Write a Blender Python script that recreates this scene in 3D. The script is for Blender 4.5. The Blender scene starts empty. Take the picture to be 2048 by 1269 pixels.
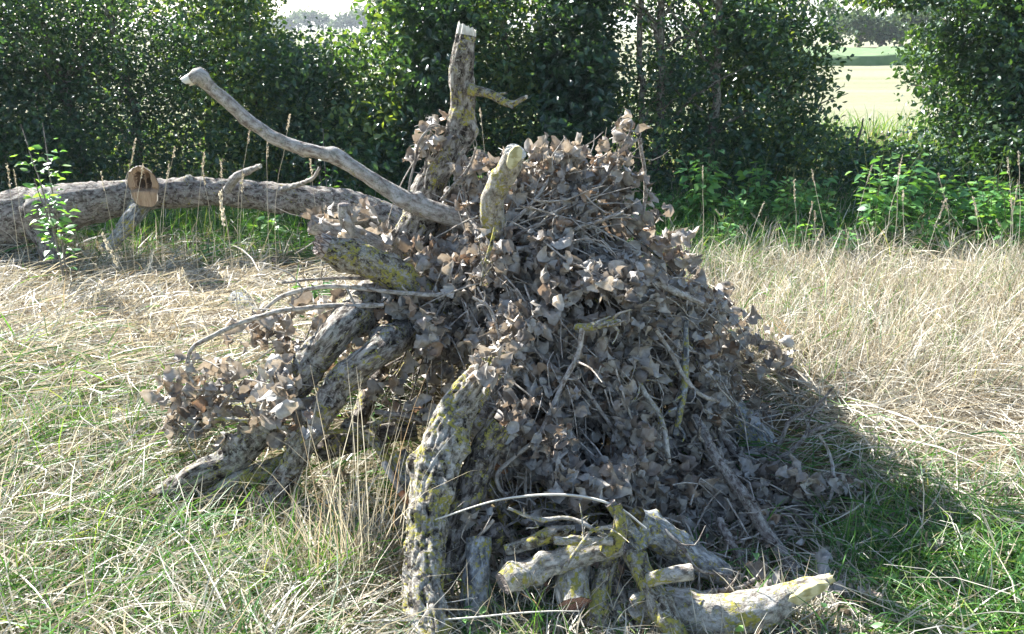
import bpy, math, random
import numpy as np
from mathutils import Vector
random.seed(7); R = np.random.default_rng(11)
S = bpy.context.scene
COL = S.collection
# ------------------------------------------------------------------ camera
F = 1607.0; PITCH = math.radians(19.9); CH = 1.6
CP, SP = math.cos(PITCH), math.sin(PITCH)
cd = bpy.data.cameras.new('camera'); cam = bpy.data.objects.new('camera', cd); COL.objects.link(cam)
cam.location = (0, 0, CH); cam.rotation_euler = (math.pi/2-PITCH, 0, 0)
cd.sensor_width = 36; cd.lens = F/2048*36; cd.clip_end = 3000; cd.clip_start = 0.05
S.camera = cam
# ------------------------------------------------------------------ light
EL = math.radians(35); SUNH = (-0.73, 0.683)
sd = Vector((SUNH[0]*math.cos(EL), SUNH[1]*math.cos(EL), math.sin(EL))).normalized()
w = bpy.data.worlds.new('World'); S.world = w; w.use_nodes = True
nt = w.node_tree; bg = nt.nodes['Background']; sk = nt.nodes.new('ShaderNodeTexSky')
sk.sky_type = 'NISHITA'; sk.sun_disc = False; sk.sun_elevation = EL
sk.sun_rotation = math.atan2(sd.x, sd.y) % (2*math.pi)
sk.air_density = 1.0; sk.dust_density = .6; sk.ozone_density = 1.0
nt.links.new(sk.outputs[0], bg.inputs[0]); bg.inputs[1].default_value = 0.075
sl = bpy.data.lights.new('sun', 'SUN'); sl.energy = 5.0; sl.angle = math.radians(.53); sl.color = (1, .985, .965)
so = bpy.data.objects.new('sun', sl); COL.objects.link(so); so.rotation_euler = sd.to_track_quat('Z', 'Y').to_euler(); so.location = (-6, 4, 8)
S.view_settings.view_transform = 'Standard'; S.view_settings.look = 'None'
S.view_settings.exposure = 2.0; S.view_settings.gamma = 1; S.view_settings.use_curve_mapping = False
S.cycles.max_bounces = 7; S.cycles.diffuse_bounces = 3; S.cycles.transmission_bounces = 4; S.cycles.transparent_max_bounces = 4

# ------------------------------------------------------------------ maths helpers
def ray(px, py):
    u = (px-1024)/F; v = (634.5-py)/F
    return np.array([u, CP+v*SP, -SP+v*CP])
def P(px, py, q):
    """a point of the place: q > 1.5 = distance in metres along the meadow, q <= 1.5 = height above ground"""
    d = ray(px, py)
    t = q/d[1] if q > 1.5 else (CH-q)/(-d[2])
    return np.array([0, 0, CH])+d*t
def depth(p): return p[1]*CP+(CH-p[2])*SP
def nrm(v): return v/np.maximum(np.linalg.norm(v, axis=-1, keepdims=True), 1e-9)
def hsh(i, j, k):
    h = (i*374761393+j*668265263+k*2147483647+(i*j ^ k)*1274126177) & 0xffffffff
    h = ((h ^ (h >> 13))*1274126177) & 0xffffffff
    h = ((h ^ (h >> 16))*2246822519) & 0xffffffff
    return ((h ^ (h >> 15)) & 0xffffff)/float(0xffffff)
def vnoise(p):
    p = np.asarray(p, float); f = np.floor(p); i = f.astype(np.int64); t = p-f; t = t*t*(3-2*t)
    o = 0
    for a in (0, 1):
        for b in (0, 1):
            for c in (0, 1):
                wgt = (t[:, 0] if a else 1-t[:, 0])*(t[:, 1] if b else 1-t[:, 1])*(t[:, 2] if c else 1-t[:, 2])
                o = o+wgt*hsh(i[:, 0]+a, i[:, 1]+b, i[:, 2]+c)
    return o*2-1
def fbm(p, n=3):
    o = 0; a = 1
    for k in range(n): o = o+a*vnoise(p*2**k+17.3*k); a *= .5
    return o
def worley(p):
    f = np.floor(p).astype(np.int64); d1 = np.full(len(p), 9.); d2 = np.full(len(p), 9.)
    for a in (-1, 0, 1):
        for b in (-1, 0, 1):
            for c in (-1, 0, 1):
                g = f+np.array([a, b, c])
                q = g+np.stack([hsh(g[:, 0], g[:, 1], g[:, 2]), hsh(g[:, 1]+31, g[:, 2], g[:, 0]), hsh(g[:, 2], g[:, 0]+57, g[:, 1])], 1)
                d = np.linalg.norm(q-p, axis=1)
                d2 = np.where(d < d1, d1, np.minimum(d2, d)); d1 = np.minimum(d1, d)
    return d1, d2
def n2(x, y, s, o=0): return vnoise(np.stack([x*s+o, y*s+o*1.7, np.full(len(x), o+.5)], 1))
def inpoly(x, y, poly):
    c = np.zeros(len(x), bool); n = len(poly)
    for i in range(n):
        x1, y1 = poly[i]; x2, y2 = poly[i-1]
        cond = (y1 > y) != (y2 > y)
        xi = (x2-x1)*(y-y1)/((y2-y1) if y2 != y1 else 1e-9)+x1
        c ^= cond & (x < xi)
    return c
def proj(V):
    d = V[:, 1]*CP+(CH-V[:, 2])*SP; up = V[:, 1]*SP+(V[:, 2]-CH)*CP
    return 1024+F*V[:, 0]/d, 634.5-F*up/d

# ------------------------------------------------------------------ object helpers
def mesh_np(name, V, Fc, mat=None, attrs=None, smooth=True):
    V = np.asarray(V, np.float32); Fc = np.asarray(Fc, np.int32); k = Fc.shape[1]
    me = bpy.data.meshes.new(name)
    me.vertices.add(len(V)); me.vertices.foreach_set('co', V.ravel())
    me.loops.add(Fc.size); me.loops.foreach_set('vertex_index', Fc.ravel())
    me.polygons.add(len(Fc)); me.polygons.foreach_set('loop_start', np.arange(0, Fc.size, k, dtype=np.int32))
    me.polygons.foreach_set('use_smooth', np.full(len(Fc), smooth))
    for an, av in (attrs or {}).items():
        av = np.asarray(av, np.float32)
        if av.ndim == 1:
            a = me.attributes.new(an, 'FLOAT', 'POINT'); a.data.foreach_set('value', av)
        else:
            a = me.attributes.new(an, 'FLOAT_VECTOR', 'POINT'); a.data.foreach_set('vector', av.ravel())
    me.update(calc_edges=True)
    if mat: me.materials.append(mat)
    return me
def link(name, me, parent=None, **kw):
    o = bpy.data.objects.new(name, me); COL.objects.link(o)
    if parent is not None:
        o.parent = parent
        o.matrix_parent_inverse = MPI[parent.name]
    for k, v in kw.items(): o[k] = v
    return o
MPI = {}
def thing(name, label, cat, loc, group=None):
    o = bpy.data.objects.new(name, None); COL.objects.link(o); o.location = tuple(float(c) for c in loc); o.empty_display_size = .1
    o['label'] = label; o['category'] = cat
    if group: o['group'] = group
    from mathutils import Matrix
    MPI[o.name] = Matrix.Translation(-o.location)
    return o
def reg(o):
    from mathutils import Matrix
    MPI[o.name] = Matrix.Identity(4); return o

# ------------------------------------------------------------------ materials
def newmat(name):
    m = bpy.data.materials.new(name); m.use_nodes = True; m.node_tree.nodes.clear(); return m, m.node_tree.nodes, m.node_tree.links
def ramp(N, L, fac, stops, interp='LINEAR'):
    r = N.new('ShaderNodeValToRGB'); r.color_ramp.interpolation = interp
    e = r.color_ramp.elements
    while len(e) < len(stops): e.new(.5)
    for el, (p, c) in zip(e, stops): el.position = p; el.color = (*c, 1)
    if fac is not None: L.new(fac, r.inputs[0])
    return r
def mixc(N, L, fac, a, b, mode='MIX'):
    m = N.new('ShaderNodeMix'); m.data_type = 'RGBA'; m.blend_type = mode
    for s, v in ((m.inputs[0], fac), (m.inputs[6], a), (m.inputs[7], b)):
        if isinstance(v, (int, float)): s.default_value = v
        elif isinstance(v, tuple): s.default_value = (*v, 1)
        else: L.new(v, s)
    return m.outputs[2]
def noise(N, L, vec, scale, detail=3, rough=.55, dist=0):
    n = N.new('ShaderNodeTexNoise'); n.inputs['Scale'].default_value = scale; n.inputs['Detail'].default_value = detail
    n.inputs['Roughness'].default_value = rough; n.inputs['Distortion'].default_value = dist
    if vec is not None: L.new(vec, n.inputs['Vector'])
    return n.outputs[0]
def leafmat(name, stops, tcol, trans=.35, rough=.5, spec=.4, objrand=True, spots=None, gain=1.0):
    """thin leaf: diffuse / gloss plus light coming through; colour varies from leaf to leaf"""
    m, N, L = newmat(name)
    at = N.new('ShaderNodeAttribute'); at.attribute_name = 'rnd'
    fac = at.outputs['Fac']
    if objrand:
        oi = N.new('ShaderNodeObjectInfo'); ad = N.new('ShaderNodeMath'); ad.operation = 'ADD'
        L.new(oi.outputs['Random'], ad.inputs[0]); L.new(fac, ad.inputs[1])
        fr = N.new('ShaderNodeMath'); fr.operation = 'FRACT'; L.new(ad.outputs[0], fr.inputs[0]); fac = fr.outputs[0]
    col = ramp(N, L, fac, stops).outputs[0]
    geo = N.new('ShaderNodeNewGeometry')
    if spots:
        tc = N.new('ShaderNodeTexCoord')
        nz = noise(N, L, geo.outputs['Position'], spots[0], 4, .65)
        r = ramp(N, L, nz, [(.35, (0, 0, 0)), (.65, (1, 1, 1))])
        col = mixc(N, L, r.outputs[0], col, mixc(N, L, 1.0, col, spots[1], 'MULTIPLY'))
    p = N.new('ShaderNodeBsdfPrincipled'); L.new(col, p.inputs['Base Color']); p.inputs['Roughness'].default_value = rough
    p.inputs['Specular IOR Level'].default_value = spec
    t = N.new('ShaderNodeBsdfTranslucent')
    L.new(mixc(N, L, 1.0, col, tcol, 'MULTIPLY'), t.inputs[0])
    mx = N.new('ShaderNodeMixShader'); mx.inputs[0].default_value = trans
    L.new(p.outputs[0], mx.inputs[1]); L.new(t.outputs[0], mx.inputs[2])
    o = N.new('ShaderNodeOutputMaterial'); L.new(mx.outputs[0], o.inputs[0])
    return m
def barkmat(name, base, light, dark, lichen=.5, grey=.5, scale=1., bump=.6, lcol=(.36, .32, .07)):
    m, N, L = newmat(name)
    at = N.new('ShaderNodeAttribute'); at.attribute_name = 'bk'; v = at.outputs['Vector']
    mp = N.new('ShaderNodeMapping'); mp.inputs['Scale'].default_value = (1, 1, .5); L.new(v, mp.inputs[0]); vs = mp.outputs[0]
    n1 = noise(N, L, vs, 55*scale, 5, .65, .3)
    c = ramp(N, L, n1, [(.38, dark), (.5, base), (.62, light)]).outputs[0]
    # grey crust lichen
    ng = noise(N, L, v, 48*scale, 6, .75, .5)
    lo = .5+(.5-grey)*.32
    c = mixc(N, L, ramp(N, L, ng, [(lo, (0, 0, 0)), (lo+.06, (1, 1, 1))]).outputs[0], c, ramp(N, L, noise(N, L, v, 150, 2), [(.35, (.19, .185, .15)), (.65, (.42, .40, .34))]).outputs[0])
    # yellow leafy lichen, in patches, more in some stretches than in others
    nl = noise(N, L, v, 60*scale, 6, .75, .3); nb = noise(N, L, v, 12, 2)
    su = N.new('ShaderNodeMath'); su.operation = 'MULTIPLY_ADD'; L.new(nb, su.inputs[0]); su.inputs[1].default_value = .45; L.new(nl, su.inputs[2])
    su2 = N.new('ShaderNodeMath'); su2.operation = 'MULTIPLY'; su2.inputs[1].default_value = .8; L.new(su.outputs[0], su2.inputs[0])
    lo = (.967-.123*lichen)*.8
    c = mixc(N, L, ramp(N, L, su2.outputs[0], [(lo, (0, 0, 0)), (lo+.03, (1, 1, 1))]).outputs[0], c,
             ramp(N, L, noise(N, L, v, 120, 3), [(.3, (lcol[0]*.45, lcol[1]*.5, lcol[2])), (.6, lcol)]).outputs[0])
    p = N.new('ShaderNodeBsdfPrincipled'); L.new(c, p.inputs['Base Color']); p.inputs['Roughness'].default_value = .92; p.inputs['Specular IOR Level'].default_value = .15
    b = N.new('ShaderNodeBump'); b.inputs['Strength'].default_value = bump; b.inputs['Distance'].default_value = .008
    nb2 = noise(N, L, vs, 110*scale, 5, .7, .5); L.new(nb2, b.inputs['Height']); L.new(b.outputs[0], p.inputs['Normal'])
    o = N.new('ShaderNodeOutputMaterial'); L.new(p.outputs[0], o.inputs[0]); return m
def woodmat(name, a, b, scale=90, stretch=.12):
    m, N, L = newmat(name)
    at = N.new('ShaderNodeAttribute'); at.attribute_name = 'bk'
    mp = N.new('ShaderNodeMapping'); mp.inputs['Scale'].default_value = (1, 1, stretch); L.new(at.outputs['Vector'], mp.inputs[0])
    n = noise(N, L, mp.outputs[0], scale, 4, .6, .2)
    ln = N.new('ShaderNodeVectorMath'); ln.operation = 'LENGTH'
    mp2 = N.new('ShaderNodeMapping'); mp2.inputs['Scale'].default_value = (1, 1, 0); L.new(at.outputs['Vector'], mp2.inputs[0]); L.new(mp2.outputs[0], ln.inputs[0])
    sn = N.new('ShaderNodeMath'); sn.operation = 'SINE'; mu = N.new('ShaderNodeMath'); mu.operation = 'MULTIPLY_ADD'
    L.new(ln.outputs['Value'], mu.inputs[0]); mu.inputs[1].default_value = 1100; 
    m3 = N.new('ShaderNodeMath'); m3.operation = 'MULTIPLY'; m3.inputs[1].default_value = 9; L.new(n, m3.inputs[0]); L.new(m3.outputs[0], mu.inputs[2]); L.new(mu.outputs[0], sn.inputs[0])
    fc = N.new('ShaderNodeMath'); fc.operation = 'MULTIPLY_ADD'; L.new(sn.outputs[0], fc.inputs[0]); fc.inputs[1].default_value = .2; L.new(n, fc.inputs[2])
    c = ramp(N, L, fc.outputs[0], [(.3, a), (.62, b)]).outputs[0]
    p = N.new('ShaderNodeBsdfPrincipled'); L.new(c, p.inputs['Base Color']); p.inputs['Roughness'].default_value = .85; p.inputs['Specular IOR Level'].default_value = .2
    bm = N.new('ShaderNodeBump'); bm.inputs['Strength'].default_value = .6; bm.inputs['Distance'].default_value = .003; L.new(n, bm.inputs['Height']); L.new(bm.outputs[0], p.inputs['Normal'])
    o = N.new('ShaderNodeOutputMaterial'); L.new(p.outputs[0], o.inputs[0]); return m

M = {}
M['bark_log'] = barkmat('bark_log', (.17, .145, .12), (.42, .39, .34), (.025, .02, .016), lichen=1.3, grey=.42, bump=1)
M['bark_lichen'] = barkmat('bark_lichen', (.17, .145, .11), (.42, .39, .33), (.03, .024, .018), lichen=1.8, grey=.48, bump=1)
M['bark_great'] = barkmat('bark_great', (.20, .175, .14), (.50, .47, .41), (.014, .011, .009), lichen=1.7, grey=.42, bump=1, scale=1.0)
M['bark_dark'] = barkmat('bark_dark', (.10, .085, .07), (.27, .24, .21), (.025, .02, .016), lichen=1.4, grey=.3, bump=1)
M['bark_blue'] = barkmat('bark_blue', (.20, .205, .20), (.42, .44, .44), (.07, .07, .07), lichen=1.6, grey=.45, bump=.9)
M['bark_grey'] = barkmat('bark_grey', (.33, .295, .255), (.48, .45, .41), (.15, .12, .10), lichen=.7, grey=.45, bump=.6)
M['bark_pale'] = barkmat('bark_pale', (.38, .345, .29), (.56, .53, .47), (.13, .11, .09), lichen=1.6, grey=.5, bump=1)
M['bark_fallen'] = barkmat('bark_fallen', (.19, .16, .135), (.36, .32, .28), (.05, .04, .032), lichen=.75, grey=.45, scale=.8, bump=1)
M['bark_twig'] = barkmat('bark_twig', (.36, .32, .27), (.52, .48, .43), (.16, .12, .09), lichen=.15, grey=.4, scale=1.5, bump=.4)
M['bark_twigd'] = barkmat('bark_twigd', (.20, .17, .145), (.36, .33, .29), (.08, .06, .05), lichen=.15, grey=.4, scale=1.5, bump=.4)
M['bark_tree'] = barkmat('bark_tree', (.13, .11, .09), (.30, .28, .24), (.05, .04, .035), lichen=.2, grey=.45, scale=.6)
M['wood_rot_shade'] = woodmat('wood_rot_shade', (.05, .032, .022), (.20, .13, .08), 60)
M['wood_pale'] = woodmat('wood_pale', (.50, .45, .36), (.72, .68, .58))
M['wood_tan'] = woodmat('wood_tan', (.22, .14, .085), (.44, .32, .21), 60)
M['wood_fresh'] = woodmat('wood_fresh', (.36, .31, .14), (.58, .52, .30))
M['wood_red'] = woodmat('wood_red', (.22, .09, .055), (.46, .28, .20))
M['wood_old'] = woodmat('wood_old', (.10, .07, .055), (.36, .31, .27), 130)
M['wood_orange'] = woodmat('wood_orange', (.35, .15, .07), (.5, .28, .16))
M['dead_leaf'] = leafmat('dead_leaf', [(0, (.18, .155, .13)), (.2, (.40, .375, .335)), (.45, (.55, .53, .48)), (.62, (.36, .325, .28)), (.8, (.66, .64, .58)), (.92, (.36, .25, .17)), (1, (.52, .49, .43))],
                         (1.0, .84, .66), .24, .45, .45, spots=(45, (.66, .62, .58)))
M['dry_grass'] = leafmat('dry_grass', [(0, (.15, .11, .07)), (.2, (.36, .31, .22)), (.55, (.58, .54, .44)), (.85, (.72, .69, .60)), (1, (.42, .29, .16))], (1., .9, .7), .3, .5, .35, objrand=False)
M['green_grass'] = leafmat('green_grass', [(0, (.035, .10, .030)), (.4, (.06, .16, .040)), (.7, (.10, .22, .05)), (.9, (.18, .27, .07)), (1, (.34, .33, .15))], (1.5, 1.5, .5), .38, .42, .45, objrand=False)
M['hedge_leaf'] = leafmat('hedge_leaf', [(0, (.015, .040, .027)), (.4, (.028, .070, .042)), (.75, (.050, .108, .054)), (1, (.13, .19, .06))], (3.2, 2.8, .6), .30, .36, .6, objrand=False)
M['weed_leaf'] = leafmat('weed_leaf', [(0, (.08, .20, .08)), (.5, (.13, .30, .10)), (1, (.24, .42, .12))], (1.8, 1.7, .5), .38, .42, .45)
M['far_leaf'] = leafmat('far_leaf', [(0, (.05, .09, .05)), (1, (.11, .16, .08))], (1.5, 1.4, .7), .3, .6, .2)
M['stem_green'] = leafmat('stem_green', [(0, (.10, .14, .05)), (1, (.18, .18, .08))], (1, 1, 1), .1, .6, .3)

# ------------------------------------------------------------------ ground
def gz(x, y):  # gentle unevenness of the meadow
    x = np.asarray(x, float); y = np.asarray(y, float)
    return .035*n2(x, y, .8, 3)+.015*n2(x, y, 2.3, 8)
def axis(a, b, lim):
    near = np.arange(a, b+1e-6, .12); k = np.array([1.1**i for i in range(1, 200)]); 
    up = b+np.cumsum(.12*k); up = up[up < lim]; dn = a-np.cumsum(.12*k); dn = dn[dn > -lim][::-1]
    return np.concatenate([dn, near, up])
xs = axis(-7, 7, 1500); ys = axis(-1, 9, 1500)
X, Y = np.meshgrid(xs, ys); Z = gz(X.ravel(), Y.ravel())*np.clip(1-(np.abs(Y.ravel()-4)-6)/20, 0, 1)
Vg = np.stack([X.ravel(), Y.ravel(), Z], 1); nx = len(xs); ii = np.arange(len(ys)-1)[:, None]*nx+np.arange(nx-1)
Fg = np.stack([ii, ii+1, ii+nx+1, ii+nx], -1).reshape(-1, 4)
m, N, L = newmat('meadow_soil')
geo = N.new('ShaderNodeNewGeometry'); pos = geo.outputs['Position']
c = ramp(N, L, noise(N, L, pos, 9, 6, .7), [(.3, (.06, .055, .025)), (.5, (.16, .13, .07)), (.7, (.30, .25, .15))]).outputs[0]
st = N.new('ShaderNodeMapping'); st.inputs['Scale'].default_value = (.05, .6, 1); st.inputs['Rotation'].default_value = (0, 0, .06); L.new(pos, st.inputs[0])
cf = ramp(N, L, noise(N, L, st.outputs[0], 1.2, 4, .6), [(.3, (.23, .225, .13)), (.5, (.29, .28, .18)), (.7, (.34, .325, .23))]).outputs[0]
cf = mixc(N, L, .35, cf, ramp(N, L, noise(N, L, pos, 6, 5, .8), [(.35, (.17, .20, .07)), (.6, (.34, .32, .22))]).outputs[0])
sx = N.new('ShaderNodeSeparateXYZ'); L.new(pos, sx.inputs[0])
mr = N.new('ShaderNodeMapRange'); mr.inputs[1].default_value = 12.5; mr.inputs[2].default_value = 14; L.new(sx.outputs[1], mr.inputs[0])
cc = mixc(N, L, mr.outputs[0], c, cf)
p = N.new('ShaderNodeBsdfPrincipled'); L.new(cc, p.inputs['Base Color']); p.inputs['Roughness'].default_value = .95; p.inputs['Specular IOR Level'].default_value = .1
b = N.new('ShaderNodeBump'); b.inputs['Strength'].default_value = .8; b.inputs['Distance'].default_value = .05; L.new(noise(N, L, pos, 25, 5, .7), b.inputs['Height']); L.new(b.outputs[0], p.inputs['Normal'])
o = N.new('ShaderNodeOutputMaterial'); L.new(p.outputs[0], o.inputs[0])
link('ground', mesh_np('ground', Vg, Fg, m), kind='structure')
# green crop strip across the far field
m, N, L = newmat('crop')
geo = N.new('ShaderNodeNewGeometry')
c = ramp(N, L, noise(N, L, geo.outputs['Position'], 1.5, 5, .7), [(.3, (.09, .16, .05)), (.7, (.17, .24, .10))]).outputs[0]
p = N.new('ShaderNodeBsdfPrincipled'); L.new(c, p.inputs['Base Color']); p.inputs['Roughness'].default_value = .9
o = N.new('ShaderNodeOutputMaterial'); L.new(p.outputs[0], o.inputs[0])
nx2 = 160; xx = np.linspace(12, 70, nx2); Vs = []; 
for k, yy in enumerate((36, 36.1, 40, 44, 48, 52)):
    h = 0 if k == 0 else .35+.1*vnoise(np.stack([xx*1.7, np.full(nx2, yy), np.zeros(nx2)], 1))
    Vs.append(np.stack([xx, yy+.03*xx+.5*vnoise(np.stack([xx, np.full(nx2, yy), np.zeros(nx2)], 1)), np.zeros(nx2)+h], 1))
ii = np.arange(5)[:, None]*nx2+np.arange(nx2-1)
link('crop_strip', mesh_np('crop_strip', np.concatenate(Vs), np.stack([ii, ii+1, ii+nx2+1, ii+nx2], -1).reshape(-1, 4), m), kind='structure')

# ------------------------------------------------------------------ ribbons (grass blades, stems)
def lodge(x, y):  # direction in which the grass has been laid, swirling
    return 1.4+3.1*n2(x, y, .55, 21)+1.3*n2(x, y, 1.6, 5)
def blades(x, y, L_, az, lean0, lean1, wid, base=None, daz=None, seg=5, rnd=None, flat=None):
    n = len(x); z0 = gz(x, y)+(base if base is not None else 0)
    daz = np.zeros(n) if daz is None else daz
    pts = [np.stack([x, y, z0], 1)]; dirs = []
    for k in range(seg):
        t = (k+.5)/seg; ph = lean0+(lean1-lean0)*t**1.3; a = az+daz*t
        d = np.stack([np.sin(ph)*np.cos(a), np.sin(ph)*np.sin(a), np.cos(ph)], 1); dirs.append(d)
        q = pts[-1]+d*(L_/seg)[:, None]
        fl = gz(q[:, 0], q[:, 1])+.012+(flat if flat is not None else 0)
        q[:, 2] = np.maximum(q[:, 2], fl); pts.append(q)
    side = np.stack([-np.sin(az), np.cos(az), np.zeros(n)], 1)
    tw = R.uniform(-1.2, 1.2, n); up = np.array([0, 0, 1.])
    side = nrm(side*np.cos(tw)[:, None]+nrm(np.cross(dirs[seg//2], side))*np.sin(tw)[:, None])
    prof = np.array([.8, 1, .95, .8, .55, .12]) if seg == 5 else np.interp(np.linspace(0, 1, seg+1), np.linspace(0, 1, 6), [.8, 1, .95, .8, .55, .12])
    V = np.empty((n, (seg+1)*2, 3))
    for k in range(seg+1):
        o_ = side*(wid*prof[k]/2)[:, None]; V[:, 2*k] = pts[k]-o_; V[:, 2*k+1] = pts[k]+o_
    k = np.arange(seg)*2; f = np.stack([k, k+1, k+3, k+2], 1)
    Fc = (np.arange(n)[:, None, None]*((seg+1)*2)+f[None]).reshape(-1, 4)
    rr = np.repeat(R.random(n) if rnd is None else rnd, (seg+1)*2)
    return V.reshape(-1, 3), Fc, rr
def join(parts):
    Vs, Fs, rs = [], [], []; off = 0
    for V, Fc, r in parts: Vs.append(V); Fs.append(Fc+off); rs.append(r); off += len(V)
    return np.concatenate(Vs), np.concatenate(Fs), np.concatenate(rs)
def pile_r(x, y): return np.hypot((x-.12)/1.2, (y-3.1)/1.05)
def bare(x, y):   # hardly any grass grows under and right in front of the heap
    a, b_ = proj(np.stack([x, y, x*0], 1))
    c2 = inpoly(a, b_, [(290, 985), (480, 860), (800, 850), (820, 1120), (600, 1110), (330, 1060)]) & (R.random(len(x)) > .22)
    c_ = inpoly(a, b_, [(770, 880), (1500, 800), (1620, 880), (1740, 960), (1720, 1060), (1620, 1120), (1660, 1190), (1560, 1275), (1120, 1275), (1060, 1235), (870, 1290), (800, 1200)])
    return (pile_r(x, y) > .62) & ~c2 & (~c_ | (R.random(len(x)) < .10))
def cand(n, y0, y1, pad=.35):
    # spread over the meadow in front of the camera, thinning with distance
    out = []
    yy = 1/(R.random(n)*(1/y0-1/y1)+1/y1); half = .70*yy*1.07+pad
    xx = R.uniform(-1, 1, n)*half
    return xx, yy
def greenness(x, y):
    g = .20+.36*n2(x, y, 1.1, 40)+.22*n2(x, y, 2.9, 44)
    g = g+.36*np.exp(-(((x-1.45)/.9)**2+((y-2.15)/.45)**2))        # lush patch in front right
    g = g+.25*np.exp(-(((x+1.3)/.8)**2+((y-1.95)/.35)**2))+.35*np.exp(-(((x+1.9)/.5)**2+((y-2.9)/.5)**2))
    g = g+.8*np.clip((y-5.1+1.0*n2(x, y, 1.3, 91))/.8, 0, 1)-.35*np.exp(-(((x+2.2)/1.6)**2+((y-4.7)/.8)**2))
    g = g-.22*np.clip((x-.9)/.6, 0, 1)*np.clip((y-2.7)/.5, 0, 1)*np.clip((5.9-y)/.4, 0, 1)-.25*np.exp(-(((x-2.3)/.8)**2+((y-2.95)/.35)**2))
    return np.clip(g, .03, .97)
DRY, GRN = [], []
# lodged mat of long blades
def mat_layer(n, y0, y1, lw, ww):
    x, y = cand(n, y0, y1); k = bare(x, y); x, y = x[k], y[k]; n = len(x)
    nc = n//45; tid = R.integers(0, nc, n); tus = R.random(n) < .62          # two thirds of the blades grow in tussocks
    tx_, ty_ = x[:nc].copy(), y[:nc].copy(); r_ = R.gamma(2, .018, n); a_ = R.uniform(0, 6.283, n)
    x = np.where(tus, tx_[tid]+r_*np.cos(a_), x); y = np.where(tus, ty_[tid]+r_*np.sin(a_), y)
    taz = R.normal(0, 1.1, nc); tcol = R.random(nc); tgr = R.random(nc)
    g = np.where(tus, .65*tgr[tid]+.35*R.random(n), R.random(n)) < greenness(x, y)
    a = lodge(x, y)+np.where(tus, taz[tid]+R.normal(0, .55, n), R.normal(0, 1.4, n))
    upr = R.random(n) < np.where(x > .9, .05+.35*np.clip((y-3.2)/1., 0, 1), .06)
    front = (x > -.45) & (x < 1.25) & (y < 2.35)
    L_ = R.uniform(.18, .55, n)*lw; 
    l0 = np.where(upr, R.uniform(0, .45, n), R.uniform(1.0, 1.62, n)); l1 = np.where(upr, R.uniform(.6, 2.4, n), R.uniform(1.45, 2.3, n))
    L_ = np.where(upr, L_*.75, L_)*np.where(front, .6, 1)
    base = np.where(upr, 0, R.uniform(0, .09, n))*np.where(front, .5, 1); fl = np.where(upr, 0, base*R.uniform(.2, 1, n))
    wd = R.uniform(.0024, .0062, n)*ww*(1+.10*np.clip(y-3, 0, 5))
    rn = np.clip(np.where(tus, .5*tcol[tid]+.5*R.random(n), R.random(n)), 0, 1)
    for sel, lst in ((~g, DRY), (g, GRN)):
        w2 = wd*(1.25 if lst is GRN else 1)
        lst.append(blades(x[sel], y[sel], L_[sel], a[sel], l0[sel], l1[sel], w2[sel], base[sel], R.normal(0, 1.7, n)[sel], 4, rn[sel], fl[sel]))
mat_layer(80000, 1.45, 3.6, 1.0, 1.0)
mat_layer(85000, 3.3, 8.2, 1.0, 1.25)
# tall upright pale straw at the right, in the middle distance
def stand(n, xr, yr, hl, hh, dry=.8, lean=.35, wd=(.0018, .0036)):
    x = R.uniform(*xr, n); y = R.uniform(*yr, n); k = (pile_r(x, y) > .95) & bare(x, y) & ((y < 4.9+.8*n2(x, y, 1.5, 55)) | (yr[1] != 5.3)) & (np.abs(x) < .72*y+.5); x, y = x[k], y[k]; n = len(x)
    d = R.random(n) < dry; a = R.normal(.3, 1.6, n); H = R.uniform(hl, hh, n)
    for sel, lst in ((d, DRY), (~d, GRN)):
        lst.append(blades(x[sel], y[sel], H[sel], a[sel], R.uniform(0, .3, n)[sel], (R.gamma(2, lean, n))[sel], R.uniform(*wd, n)[sel]*(1+.1*np.clip(y[sel]-3, 0, 5)), seg=4, rnd=R.random(n)[sel]))
stand(17000, (.7, 5.2), (3.1, 5.3), .18, .42, .8, .55)
stand(4000, (-5, -1.6), (3.8, 6.0), .08, .24, .85, .6)
stand(700, (-2.4, -.5), (1.7, 2.8), .15, .4, .6, .8)
stand(12000, (-5.5, 6), (5.3, 7.6), .14, .36, .15, .5, (.003, .006))
stand(7000, (-6.5, 8), (7.4, 9.8), .15, .45, .1, .5, (.005, .009))
stand(2500, (1.0, 2.2), (1.75, 2.5), .1, .28, .08, .9, (.003, .005))
x = R.uniform(-12, 16, 9000); y = R.uniform(9.8, 13.6, 9000)
GRN.append(blades(x, y, R.uniform(.15, .5, 9000), R.uniform(0, 6.3, 9000), R.uniform(0, .4, 9000), R.uniform(.3, 1.6, 9000), R.uniform(.008, .016, 9000), seg=3, rnd=R.uniform(.4, 1, 9000)))
V, Fc, r = join([(a, b_, c_) for a, b_, c_ in DRY]); link('dry_grass', mesh_np('dry_grass', V, Fc, M['dry_grass'], {'rnd': r}), kind='stuff', label='bleached straw-coloured grass lying flattened all over the meadow', category='grass')
print('dry quads', len(Fc))
V, Fc, r = join(GRN[:-1]); link('green_grass', mesh_np('green_grass', V, Fc, M['green_grass'], {'rnd': r}), kind='stuff', label='fresh green grass growing through the flattened straw', category='grass')
print('green quads', len(Fc))
V, Fc, r = GRN[-1]; link('field_verge_grass', mesh_np('field_verge_grass', V, Fc, M['green_grass'], {'rnd': r}), kind='stuff', label='bright green verge grass between the hedge and the field', category='grass')

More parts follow.
